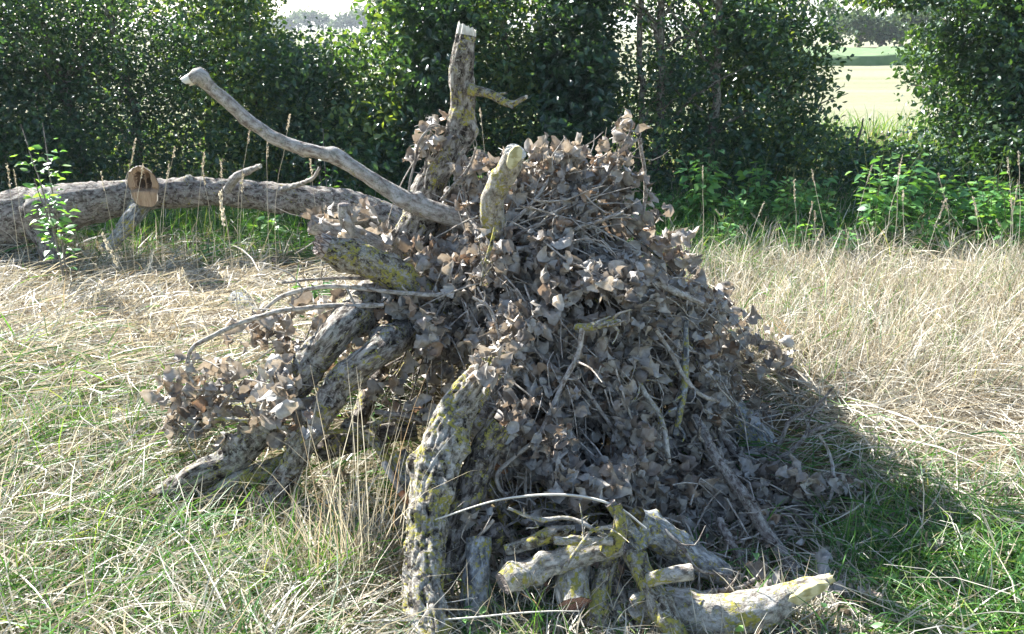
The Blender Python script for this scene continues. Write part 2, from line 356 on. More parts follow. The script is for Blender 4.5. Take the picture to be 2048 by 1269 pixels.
# ------------------------------------------------------------------ tubes
def resample(pts, rad, ds):
    pts = np.array(pts, float); rad = np.array(rad, float); n = len(pts)
    ext = np.vstack([2*pts[0]-pts[1], pts, 2*pts[-1]-pts[-2]]); re = np.concatenate([[rad[0]], rad, [rad[-1]]])
    O, Rr = [], []
    for i in range(n-1):
        p0, p1, p2, p3 = ext[i:i+4]; k = max(2, int(np.linalg.norm(p2-p1)/ds)); t = np.linspace(0, 1, k, endpoint=False)[:, None]
        O.append(.5*((2*p1)+(-p0+p2)*t+(2*p0-5*p1+4*p2-p3)*t*t+(-p0+3*p1-3*p2+p3)*t**3)); Rr.append(re[i+1]+(re[i+2]-re[i+1])*t[:, 0])
    return np.vstack(O+[pts[-1:]]), np.concatenate(Rr+[rad[-1:]])
def frames(C):
    T = nrm(np.gradient(C, axis=0)); n = len(C); A = np.empty_like(C)
    a = np.cross(T[0], [0, 0, 1.]); a = a if np.linalg.norm(a) > .1 else np.cross(T[0], [1., 0, 0]); A[0] = a/np.linalg.norm(a)
    for i in range(1, n):
        a = A[i-1]-T[i]*np.dot(A[i-1], T[i]); A[i] = a/np.linalg.norm(a)
    return T, A, np.cross(T, A)
def tube(pts, rad, ring=10, ds=.02, rough=0., crack=0., lump=0., wob=0., seed=0, knots=0, jag=(0, 0)):
    C, r = resample(pts, rad, ds); n = len(C)
    s = np.concatenate([[0], np.cumsum(np.linalg.norm(np.diff(C, axis=0), axis=1))])
    if wob:
        q = np.stack([s*9+seed*7.1, np.full(n, seed*1.3), np.zeros(n)], 1)
        C = C+wob*np.stack([vnoise(q), vnoise(q+50), vnoise(q+99)], 1)
    T, A, B = frames(C)
    th = np.linspace(0, 2*math.pi, ring, endpoint=False)
    cs, sn = np.cos(th), np.sin(th)
    U = A[:, None]*cs[None, :, None]+B[:, None]*sn[None, :, None]
    bk = np.stack([r[:, None]*cs, r[:, None]*sn, np.repeat(s[:, None], ring, 1)], -1)+seed*1.37
    D = np.repeat(r[:, None], ring, 1).copy(); q = bk.reshape(-1, 3)
    if lump: D += (r[:, None]*lump)*fbm(q*np.array([14, 14, 9]), 2).reshape(n, ring)
    if rough: D += rough*fbm(q*np.array([60, 60, 32]), 4).reshape(n, ring)
    if crack:
        fa = fbm(q*np.array([75, 75, 13]), 2); fb = vnoise(q*np.array([38, 38, 60])+5)
        D += crack*(1-1.5*np.exp(-np.abs(fa)/.16)-.7*np.exp(-np.abs(fb)/.07)).reshape(n, ring)*.8
    for k in range(knots):
        rs = random.Random(seed*31+k); i0 = rs.uniform(.08, .92)*s[-1]; t0 = rs.uniform(0, 6.283); rr = r[int(n*i0/s[-1]*.999)]*rs.uniform(.35, .6)
        da = (th[None]-t0+math.pi) % (2*math.pi)-math.pi
        D += rr*np.exp(-((s[:, None]-i0)/(rr*1.2))**2-(da*r[:, None]/(rr*1.1))**2)*.8
    V = C[:, None]+U*D[..., None]
    for e, amt in ((0, jag[0]), (-1, jag[1])):
        if amt:
            z = amt*(R.random(ring)**2+.35*np.abs(np.sin(th*1.5))); V[e] += T[e][None]*z[:, None]*(-1 if e == 0 else 1)
    i = np.arange(n-1)[:, None]*ring; j = np.arange(ring); j2 = (j+1) % ring
    Fc = np.stack([i+j, i+j2, i+ring+j2, i+ring+j], -1).reshape(-1, 4)
    return V.reshape(-1, 3), Fc, bk.reshape(-1, 3), (C, r, T, A, B, V)
def cap(info, end, depth_=.0, rough=.002, rim=.93, slant=None):
    """cut face: concentric rings of vertices, slightly sunk or domed"""
    C, r, T, A, B, V = info; e = 0 if end == 0 else -1; c = V[e].mean(0); t = T[e]*(-1 if end == 0 else 1); ring = V.shape[1]
    Vs = []; bks = []
    for k, f in enumerate((1.0, .93, .75, .5, .25, .02)):
        q = c+(V[e]-c)*f+t*(.0015+depth_*(1-f)+rough*(R.random(ring)[:, None]-.5)*(f < .95))
        Vs.append(q); bks.append(np.stack([np.einsum('ij,j->i', q-c, A[e]), np.einsum('ij,j->i', q-c, B[e]), np.zeros(ring)], 1))
    n = len(Vs); i = np.arange(n-1)[:, None]*ring; j = np.arange(ring); j2 = (j+1) % ring
    Fc = np.stack([i+j, i+ring+j, i+ring+j2, i+j2], -1).reshape(-1, 4)
    Vs.append(c[None]+t*(.0015+depth_)); bks.append(np.zeros((1, 3)))
    lastr = (n-1)*ring; tri = np.stack([lastr+j, np.full(ring, n*ring), np.full(ring, n*ring), lastr+j2], 1)
    return np.concatenate(Vs), Fc, np.concatenate(bks)
def splinter(info, end, length, seed=0):
    """broken end: ragged points of torn wood standing out of the bark"""
    C, r, T, A, B, V = info; e = 0 if end == 0 else -1; c = V[e].mean(0); t = T[e]*(-1 if end == 0 else 1); ring = V.shape[1]
    rs = np.random.default_rng(seed+5); Vs = []; bks = []
    ang = np.arange(ring)/ring*6.283; hs = length*(.5+.28*rs.random(ring)+.22*np.cos(ang+seed))
    for f, hf in ((.97, -.0), (.93, .5), (.88, 1.), (.6, .55), (.35, .9), (.12, .4)):
        hh = hs*hf*(1 if f > .8 else rs.uniform(.3, 1.1, ring)); q = c+(V[e]-c)*f+t[None]*(hh[:, None]+.001)
        Vs.append(q); bks.append(np.stack([(q-c)@A[e], (q-c)@B[e], hh], 1)*np.array([1, 1, 1.]))
    n = len(Vs); i = np.arange(n-1)[:, None]*ring; j = np.arange(ring); j2 = (j+1) % ring
    return np.concatenate(Vs), np.stack([i+j, i+j2, i+ring+j2, i+ring+j], -1).reshape(-1, 4), np.concatenate(bks)

def spec(sp):
    pts = np.array([P(a, b_, q) for a, b_, q, w_ in sp]); rad = [w_/2/F*depth(p) for p, (_, _, _, w_) in zip(pts, sp)]
    return pts, rad
SEED = [0]
def log(name, label, cat, sp, mat, ends=(None, None), ring=28, ds=.012, rough=.0025, crack=0, lump=.12, wob=.004, knots=0, stubs=(), group=None, jag=(0, 0), shoots=0, world=None):
    """a branch or log: bark tube, end faces, side stubs - one thing with its parts"""
    SEED[0] += 1; sd_ = SEED[0]
    pts, rad = world if world else spec(sp)
    lo = pts[np.argmin(pts[:, 2])]; T_ = thing(name, label, cat, (lo[0], lo[1], max(0, lo[2]-.0)), group)
    V, Fc, bk, info = tube(pts, rad, ring, ds, rough, crack, lump, wob, sd_, knots, jag)
    link('bark', mesh_np('bark', V, Fc, M[mat], {'bk': bk}), T_)
    for e, kind in enumerate(ends):
        if not kind: continue
        k, mt = kind.split(':')
        if k == 'cut': v, f, bb = cap(info, e); nm = 'cut_face'
        elif k == 'dome': v, f, bb = cap(info, e, .012, .006); nm = 'end_face'
        else: v, f, bb = splinter(info, e, float(k), sd_); nm = 'broken_end'
        link(nm, mesh_np(nm, v, f, M[mt], {'bk': bb}, smooth=False), T_)
    for st_ in stubs:
        sp2, mt2, e2 = st_[:3]; pts2, rad2 = spec(sp2)
        v, f, bb, inf2 = tube(pts2, rad2, 14, .012, rough*.6, 0, .2, .004, sd_+40+len(sp2), 1)
        sb = link('side_branch', mesh_np('side_branch', v, f, M[mt2], {'bk': bb}), T_)
        MPI[sb.name] = __import__('mathutils').Matrix.Translation((0, 0, 0))
        if e2:
            k, mt = e2.split(':'); v, f, bb = (cap(inf2, 1) if k in ('cut', 'dome') else splinter(inf2, 1, float(k), sd_))
            link('cut_face' if k in ('cut', 'dome') else 'broken_end', mesh_np('end', v, f, M[mt], {'bk': bb}, smooth=False), sb)
    if shoots:
        rs = random.Random(sd_); C = info[0]; Tn = info[2]
        for q_ in range(shoots):
            i0 = int(len(C)*rs.uniform(.12, .97)); c0 = C[i0]; dr = Tn[i0]*rs.uniform(.2, .9)+np.array([rs.gauss(0, .7), rs.gauss(-.1, .5), rs.gauss(.1, .6)]); dr /= np.linalg.norm(dr)
            l_ = rs.uniform(.02, .16)*(1 if q_ % 2 else .5); k_ = np.array([rs.gauss(0, .015) for _ in range(3)]); r_ = info[1][i0]*.5
            v, f, bb, _ = tube([c0, c0+dr*l_*.5+k_, c0+dr*l_+k_*.5], [r_, r_*.75, r_*.45], 5, .02, 0, 0, 0, .004, sd_*9+q_)
            link('side_shoot', mesh_np('side_shoot', v, f, M[mat], {'bk': bb}), T_)
    return T_

# ---- the fallen trunk lying behind the pile
FT = log('fallen_tree', 'thick fallen trunk lying across the meadow behind the pile, tan sawn stub on top', 'fallen tree',
    [(-330, 600, 5.5, 150), (-150, 530, 5.5, 135), (0, 450, 5.5, 112), (110, 420, 5.5, 92), (210, 404, 5.55, 76), (300, 390, 5.6, 56), (400, 386, 5.65, 48), (500, 390, 5.7, 52), (600, 400, 5.7, 58), (690, 415, 5.7, 66), (770, 440, 5.65, 66), (900, 500, 5.5, 60), (1010, 560, 5.4, 45)],
    'bark_fallen', (None, '.1:wood_old'), ring=44, ds=.02, rough=.006, crack=.008, lump=.1, wob=.01, knots=7,
    stubs=[([(70, 450, 5.4, 44), (95, 495, 5.3, 38), (118, 545, 5.25, 26)], 'bark_fallen', 'cut:wood_old'),
           ([(285, 405, 5.5, 40), (262, 440, 5.35, 34), (240, 470, 5.3, 28), (215, 500, 5.25, 22)], 'bark_blue', 'cut:wood_old'),
           ([(455, 380, 5.6, 20), (475, 352, 5.5, 16), (520, 333, 5.4, 10)], 'bark_grey', '.02:wood_pale'),
           ([(560, 380, 5.6, 12), (620, 360, 5.3, 8), (640, 335, 5.2, 5)], 'bark_grey', None),
           ([(735, 430, 5.6, 34), (700, 432, 5.3, 30), (690, 410, 5.2, 24)], 'bark_grey', 'cut:wood_old')])
# sawn stub with its hollow tan face
pts, rad = spec([(290, 385, 5.55, 66), (286, 378, 5.25, 62)])
def stub_face():
    c0 = P(286, 375, 5.45); c1 = P(286, 375, 5.19); ring = 40; th = np.arange(ring)/ring*6.2832
    px2m = depth(c1)/F
    rx = 29*px2m; rz = 45*px2m
    sh = 1+.10*np.cos(2*th+.4)-.10*np.exp(-((th-3.4)/.3)**2)-.08*np.exp(-((th-6.0)/.3)**2)+.03*np.sin(5*th)
    out = np.stack([np.cos(th)*rx*sh, np.zeros(ring), np.sin(th)*rz*sh], 1)
    Vs, bk = [], []
    for f_, y_ in ((1.0, 0), (1.05, .04), (1.06, .10), (1.03, .17), (1.0, .26)):
        q = c0+(c1-c0)*(y_/.26)+out*f_+.004*R.normal(size=(ring, 3)); Vs.append(q); bk.append(out*f_+np.array([0, 0, y_]))
    V = np.concatenate(Vs); i = np.arange(4)[:, None]*ring; j = np.arange(ring); j2 = (j+1) % ring
    f = np.stack([i+j, i+j2, i+ring+j2, i+ring+j], -1).reshape(-1, 4)
    b_ = link('sawn_stub', mesh_np('sawn_stub', V, f, M['bark_fallen'], {'bk': np.concatenate(bk)}), FT, label='short sawn limb stub with dark bark rim')
    MPI[b_.name] = __import__('mathutils').Matrix.Translation((0, 0, 0))
    Vs = []
    for f_ in np.linspace(.98, 0.02, 16):
        q = c1+out*f_
        dd = np.zeros(ring)
        xx, zz = out[:, 0]*f_/rx, out[:, 2]*f_/rz
        dd += (.09+.03*np.sin(11*xx)+.02*np.sin(14*zz))*np.exp(-((xx+.05)/.5)**4-((zz-.2)/.42)**4)*(zz > -.15)*np.clip(np.abs(xx-.05)/.12, .3, 1)          # rotten hollow in the upper half
        dd += np.where(zz > -.12, .012, 0)+.004*fbm(np.stack([xx*6, zz*3, zz*0], 1), 3)+.02*np.exp(-((zz+.12)/.05)**2)
        q[:, 1] += dd; Vs.append(q)
    V = np.concatenate(Vs); i = np.arange(15)[:, None]*ring
    f = np.stack([i+j, i+j2, i+ring+j2, i+ring+j], -1).reshape(-1, 4)
    bb = V-c1; bb = np.stack([bb[:, 0], bb[:, 1], bb[:, 2]], 1)
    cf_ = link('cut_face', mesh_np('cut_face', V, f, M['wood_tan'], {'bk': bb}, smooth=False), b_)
    cf_.data.materials.append(M['wood_rot_shade'])  # dark brown rot, with the shade inside the hollow put into its colour
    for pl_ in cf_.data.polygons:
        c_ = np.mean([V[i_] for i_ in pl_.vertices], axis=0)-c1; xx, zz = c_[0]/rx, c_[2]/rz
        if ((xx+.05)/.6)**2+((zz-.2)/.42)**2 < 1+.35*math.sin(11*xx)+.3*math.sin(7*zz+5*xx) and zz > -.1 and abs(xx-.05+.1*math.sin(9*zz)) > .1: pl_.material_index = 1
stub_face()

# ---- logs and limbs of the pile
LG = 'limbs and logs stacked into the brush pile'
log('bent_limb', 'tallest bent limb of the pile, its broken pale top pointing at the sky', 'limb',
    [(296, 1004, .06, 44), (400, 950, .15, 52), (490, 895, .22, 56), (560, 810, .37, 54), (625, 725, .51, 59), (690, 650, .63, 64), (780, 560, 3.1, 72), (832, 460, 3.2, 72), (862, 372, 3.25, 58), (905, 290, 3.27, 52), (926, 200, 3.27, 46), (922, 130, 3.27, 40), (931, 72, 3.27, 36)],
    'bark_log', (None, '.05:wood_pale'), ring=40, ds=.009, rough=.004, crack=.007, lump=.16, wob=.008, knots=8, group=LG,
    stubs=[([(940, 180, 3.2, 20), (985, 190, 3.15, 15), (1022, 208, 3.1, 14), (1050, 196, 3.08, 7)], 'bark_lichen', '.01:wood_pale'), ([(985, 190, 3.15, 9), (1015, 186, 3.12, 8)], 'bark_lichen', None), ([(1018, 206, 3.1, 8), (1027, 216, 3.08, 6)], 'bark_lichen', None)])
log('leaning_log', 'rough log under the leaves, leaning beside the bent limb left of centre', 'log',
    [(535, 1025, .08, 46), (580, 940, .19, 48), (625, 855, .34, 46), (682, 765, .47, 53), (745, 710, .56, 58), (810, 668, 2.72, 62), (880, 640, 2.85, 56)],
    'bark_log', ('cut:wood_old', None), ring=36, ds=.009, rough=.004, crack=.006, lump=.14, knots=4, group=LG)
log('small_log', 'short yellow lichened log low at the left foot of the pile', 'log',
    [(405, 1012, .08, 34), (480, 962, .13, 40), (540, 940, .15, 42), (600, 915, .17, 38)], 'bark_lichen', ('cut:wood_old', 'cut:wood_old'), ring=28, ds=.009, crack=.004, rough=.003, knots=2, group=LG)
log('great_log', 'thick deeply cracked log with yellow lichen standing in the middle foreground', 'log',
    [(862, 1310, .08, 80), (850, 1200, .14, 76), (850, 1090, .21, 74), (868, 960, .33, 78), (905, 840, .46, 72), (955, 765, .56, 58), (995, 715, .60, 46)],
    'bark_great', ('cut:wood_old', 'cut:wood_old'), ring=80, ds=.0055, rough=.005, crack=.010, lump=.07, knots=5, group=LG)
log('rear_log', 'dark mottled log tucked behind the right side of the thick lichened log', 'log',
    [(880, 1165, .10, 52), (905, 1080, .17, 58), (935, 990, .26, 62), (968, 905, .36, 58), (1005, 850, .44, 50)], 'bark_dark', ('cut:wood_old', None), ring=40, ds=.008, crack=.005, rough=.004, knots=3, group=LG)
log('short_log', 'short blue-grey log with yellow specks standing upright at the bottom edge', 'log',
    [(942, 1290, .0, 60), (948, 1180, .10, 56), (955, 1078, .20, 50)], 'bark_blue', (None, 'cut:wood_old'), ring=44, ds=.007, rough=.004, crack=.003, lump=.1, knots=2, group=LG)
log('bare_limb', 'long smooth bare limb reaching up to the left with a knobbed snapped tip', 'limb',
    [(385, 158, 3.0, 24), (400, 154, 3.0, 38), (420, 175, 3.02, 25), (475, 222, 3.05, 25), (490, 238, 3.06, 29), (520, 258, 3.07, 25), (560, 283, 3.08, 26), (640, 306, 3.1, 25), (668, 312, 3.1, 36), (700, 330, 3.1, 28), (760, 368, 3.1, 30), (820, 405, 3.1, 38), (890, 430, 3.1, 40), (960, 450, 3.1, 42)],
    'bark_grey', ('.04:wood_pale', None), ring=26, ds=.01, rough=.0016, lump=.07, wob=.003, knots=7, group=LG)
log('mossy_stub_limb', 'stout mossy limb with a weathered split end pointing left out of the pile', 'limb',
    [(655, 492, 2.72, 50), (700, 512, 2.74, 62), (760, 538, 2.76, 58), (820, 570, 2.8, 58), (880, 612, 2.85, 60), (950, 650, 2.95, 60)],
    'bark_lichen', ('.05:wood_old', None), ring=40, ds=.008, rough=.004, crack=.004, lump=.12, knots=3, group=LG)
log('forked_stub', 'short forked grey stub just above the mossy split limb', 'limb',
    [(622, 452, 2.95, 34), (660, 462, 2.97, 36), (705, 470, 3.0, 40), (760, 500, 3.05, 44)], 'bark_grey', ('dome:wood_old', None), ring=26, ds=.01, rough=.004, lump=.2, knots=3, group=LG,
    stubs=[([(700, 462, 2.98, 30), (692, 436, 2.96, 26), (688, 410, 2.95, 22)], 'bark_grey', 'cut:wood_old')])
log('sawn_limb', 'pale upright limb near the top with a fresh yellow-green slanting saw cut', 'limb',
    [(1032, 305, 2.72, 42), (1012, 345, 2.78, 44), (988, 395, 2.84, 46), (985, 440, 2.9, 50), (1010, 500, 2.98, 50), (1060, 560, 3.05, 48)], 'bark_pale', ('dome:wood_pale', None), ring=34, ds=.009, rough=.0025, lump=.10, knots=3, group=LG)
# the slanting fresh cut on that limb
def slab(name, parent, c_px, q, u_px, v_px, thick, mat, seed=1, label=None):
    c = P(*c_px, q); k = depth(c)/F; rs = np.random.default_rng(seed)
    th = np.arange(20)/20*6.2832
    U = np.array([u_px[0], 0.15*u_px[0], -u_px[1]])*k; W = np.array([v_px[0], 0, -v_px[1]])*k
    out = np.cos(th)[:, None]*U+np.sin(th)[:, None]*W*(1+.12*rs.normal(size=20))[:, None]
    nrm_ = nrm(np.cross(U, W)); nrm_ = nrm_ if nrm_[1] < 0 else -nrm_
    Vs = [c+out*f_+nrm_*t_ for f_, t_ in ((1., -thick), (1., -.002), (.92, .0), (.5, .002), (.05, .001))]
    V = np.concatenate(Vs); i = np.arange(4)[:, None]*20; j = np.arange(20); j2 = (j+1) % 20
    f = np.stack([i+j, i+j2, i+20+j2, i+20+j], -1).reshape(-1, 4); bb = (V-c)*np.array([.15, .15, 4.])
    o_ = link(name, mesh_np(name, V, f, M[mat], {'bk': bb}, smooth=False), parent)
    if label: o_['label'] = label
    return o_
SL = [o_ for o_ in S.objects if o_.name.startswith('sawn_limb')][0]
slab('saw_cut', SL, (1029, 316), 2.66, (10, -22), (13, 5), .03, 'wood_fresh', 3)
log('knobbly_log', 'pale knobbly log lying across the front of the stick heap', 'log',
    [(1005, 1168, .16, 46), (1060, 1140, .17, 48), (1130, 1118, .19, 50), (1195, 1098, .21, 52), (1245, 1092, .22, 40)], 'bark_pale', ('cut:wood_old', 'dome:wood_old'), ring=40, ds=.007, rough=.004, lump=.22, knots=12, group=LG)
log('split_limb', 'big pale limb in the foreground ending in a long yellowish split to the right', 'limb',
    [(1215, 1225, .05, 60), (1290, 1215, .07, 78), (1370, 1222, .08, 92), (1450, 1232, .09, 92), (1520, 1218, .11, 76), (1580, 1193, .14, 56), (1622, 1175, .17, 40), (1655, 1162, .19, 20)],
    'bark_pale', ('cut:wood_old', '.02:wood_fresh'), ring=56, ds=.007, rough=.003, lump=.08, knots=4, group=LG)
SPL = [o_ for o_ in S.objects if o_.name.startswith('split_limb')][0]
slab('split_face', SPL, (1614, 1192), .165, (44, -22), (7, 13), .03, 'wood_fresh', 8)
log('crossing_limb', 'lichen-spotted limb crossing over the big split limb, with a short pale side branch', 'limb',
    [(1360, 1290, .06, 54), (1325, 1215, .12, 52), (1290, 1150, .17, 46), (1262, 1105, .2, 38)], 'bark_lichen', (None, 'cut:wood_old'), ring=36, ds=.007, rough=.003, lump=.14, knots=5, group=LG,
    stubs=[([(1295, 1160, .19, 28), (1335, 1150, .21, 32), (1380, 1142, .22, 32)], 'bark_pale', 'dome:wood_pale')])
log('upright_stump_limb', 'stubby lichened limb pointing down between the round log end and the crossing limb', 'limb',
    [(1192, 1262, .05, 50), (1200, 1200, .1, 48), (1213, 1150, .14, 42), (1222, 1110, .18, 34)], 'bark_lichen', ('cut:wood_old', None), ring=34, ds=.008, rough=.004, lump=.18, knots=6, group=LG)
log('dark_stick', 'smooth dark stick beside the stubby lichened limb at the bottom', 'stick',
    [(1275, 1275, .04, 28), (1250, 1210, .09, 28), (1222, 1130, .15, 26)], 'bark_dark', (None, None), ring=22, group=LG)
log('end_on_log', 'log seen end on, its cut face weathered pale and reddish', 'log',
    [(1150, 1207, .10, 72), (1143, 1175, .12, 70), (1135, 1140, .13, 62)], 'bark_pale', ('dome:wood_red', None), ring=40, ds=.01, rough=.005, lump=.16, knots=3, group=LG)
log('end_on_log', 'smaller log end with pinkish cut face under the knobbly log', 'log',
    [(1080, 1172, .09, 40), (1085, 1150, .10, 40), (1090, 1130, .11, 38)], 'bark_dark', ('cut:wood_red', None), ring=28, ds=.01, group=LG)
log('mossy_log', 'thick mossy log in the shade sloping down right below the dead leaves', 'log',
    [(1270, 1040, .26, 62), (1340, 1085, .18, 64), (1400, 1125, .12, 60), (1452, 1158, .07, 52)], 'bark_blue', (None, 'cut:wood_old'), ring=36, ds=.009, rough=.005, lump=.12, knots=3, group=LG)
log('mossy_log', 'dark mossy log end showing at the right shoulder of the pile', 'log',
    [(1430, 800, 2.95, 60), (1480, 850, 2.85, 66), (1530, 905, 2.75, 62)], 'bark_blue', (None, 'cut:wood_old'), ring=32, ds=.012, rough=.005, lump=.12, group=LG)
log('ground_log', 'pale blue-grey log piece in the grass left of the pile', 'log',
    [(478, 600, .12, 44), (505, 640, .07, 46), (545, 690, .05, 44)], 'bark_blue', ('cut:wood_old', None), ring=32, ds=.014, rough=.003, group=LG)
log('stump', 'thin dark broken stump standing in the straw left of the pile', 'stump',
    [(546, 575, .0, 11), (547, 545, .1, 10), (548, 522, .18, 8)], 'bark_dark', (None, '.02:wood_old'), ring=12, ds=.02)
log('inner_log', 'pale broken branch lying crosswise at the centre under the leaves', 'log',
    [(950, 850, 2.36, 50), (1010, 880, 2.34, 50), (1060, 915, 2.36, 42)], 'bark_grey', ('dome:wood_old', None), ring=28, ds=.01, rough=.004, lump=.15, group=LG)
inner = [
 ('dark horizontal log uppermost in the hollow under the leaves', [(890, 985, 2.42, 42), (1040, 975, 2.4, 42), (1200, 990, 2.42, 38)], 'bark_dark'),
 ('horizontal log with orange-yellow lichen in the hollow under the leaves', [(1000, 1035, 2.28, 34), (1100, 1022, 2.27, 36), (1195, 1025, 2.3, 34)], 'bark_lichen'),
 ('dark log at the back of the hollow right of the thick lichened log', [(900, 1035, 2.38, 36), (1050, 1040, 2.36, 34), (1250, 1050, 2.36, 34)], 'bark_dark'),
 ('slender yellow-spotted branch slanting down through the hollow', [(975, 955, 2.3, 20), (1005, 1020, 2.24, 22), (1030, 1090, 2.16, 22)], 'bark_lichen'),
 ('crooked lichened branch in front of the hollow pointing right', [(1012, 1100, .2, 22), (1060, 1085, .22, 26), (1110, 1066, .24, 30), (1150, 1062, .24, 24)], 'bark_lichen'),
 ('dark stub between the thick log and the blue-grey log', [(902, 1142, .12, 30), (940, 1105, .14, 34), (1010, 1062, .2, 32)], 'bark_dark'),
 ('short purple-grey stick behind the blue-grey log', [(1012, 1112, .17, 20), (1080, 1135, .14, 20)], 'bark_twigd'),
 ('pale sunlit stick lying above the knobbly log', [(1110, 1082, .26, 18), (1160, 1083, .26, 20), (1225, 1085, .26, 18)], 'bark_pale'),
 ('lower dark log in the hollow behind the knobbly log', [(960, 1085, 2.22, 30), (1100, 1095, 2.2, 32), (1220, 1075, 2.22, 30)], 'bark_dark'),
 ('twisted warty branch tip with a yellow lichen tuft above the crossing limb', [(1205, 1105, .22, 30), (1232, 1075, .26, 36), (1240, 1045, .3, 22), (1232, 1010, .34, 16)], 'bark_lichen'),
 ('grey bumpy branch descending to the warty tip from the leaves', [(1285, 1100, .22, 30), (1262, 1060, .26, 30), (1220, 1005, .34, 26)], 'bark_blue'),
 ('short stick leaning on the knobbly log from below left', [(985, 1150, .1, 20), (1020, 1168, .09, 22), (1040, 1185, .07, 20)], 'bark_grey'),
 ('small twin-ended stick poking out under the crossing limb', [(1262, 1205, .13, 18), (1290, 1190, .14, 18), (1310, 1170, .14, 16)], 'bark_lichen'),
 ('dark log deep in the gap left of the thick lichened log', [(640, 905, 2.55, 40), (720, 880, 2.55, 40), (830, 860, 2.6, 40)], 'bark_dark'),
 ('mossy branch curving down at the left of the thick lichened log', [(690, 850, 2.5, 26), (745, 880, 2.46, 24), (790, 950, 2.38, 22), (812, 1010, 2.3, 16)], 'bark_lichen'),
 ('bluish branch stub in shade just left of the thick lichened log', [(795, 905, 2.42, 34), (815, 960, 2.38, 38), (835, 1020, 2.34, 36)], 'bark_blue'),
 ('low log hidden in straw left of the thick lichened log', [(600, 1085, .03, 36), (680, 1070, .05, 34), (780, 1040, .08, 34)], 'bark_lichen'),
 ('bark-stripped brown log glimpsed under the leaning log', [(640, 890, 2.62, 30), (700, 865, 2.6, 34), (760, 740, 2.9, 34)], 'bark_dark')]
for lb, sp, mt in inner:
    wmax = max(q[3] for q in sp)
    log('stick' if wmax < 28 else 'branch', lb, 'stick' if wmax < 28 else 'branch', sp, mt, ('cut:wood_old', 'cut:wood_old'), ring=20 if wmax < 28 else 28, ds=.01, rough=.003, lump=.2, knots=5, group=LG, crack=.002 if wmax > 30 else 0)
log('torn_stick', 'stick with a bare orange torn tip left of the thick lichened log', 'stick', [(770, 925, 2.3, 14), (790, 960, 2.24, 13), (803, 985, 2.2, 16)], 'bark_grey', (None, '.045:wood_orange'), ring=14, group=LG)
log('torn_stick', 'stick ending in bare reddish wood under the central leaves', 'stick', [(940, 920, 2.2, 11), (975, 928, 2.22, 14), (1010, 945, 2.3, 12)], 'wood_orange', ('.01:wood_red', None), ring=12, group=LG)
log('wood_chip', 'pale peeled bark strip on the grass right of the pile', 'bark strip', [(1645, 1097, .03, 7), (1680, 1102, .03, 16), (1722, 1122, .02, 14)], 'wood_pale', (None, 'cut:wood_pale'), ring=10)

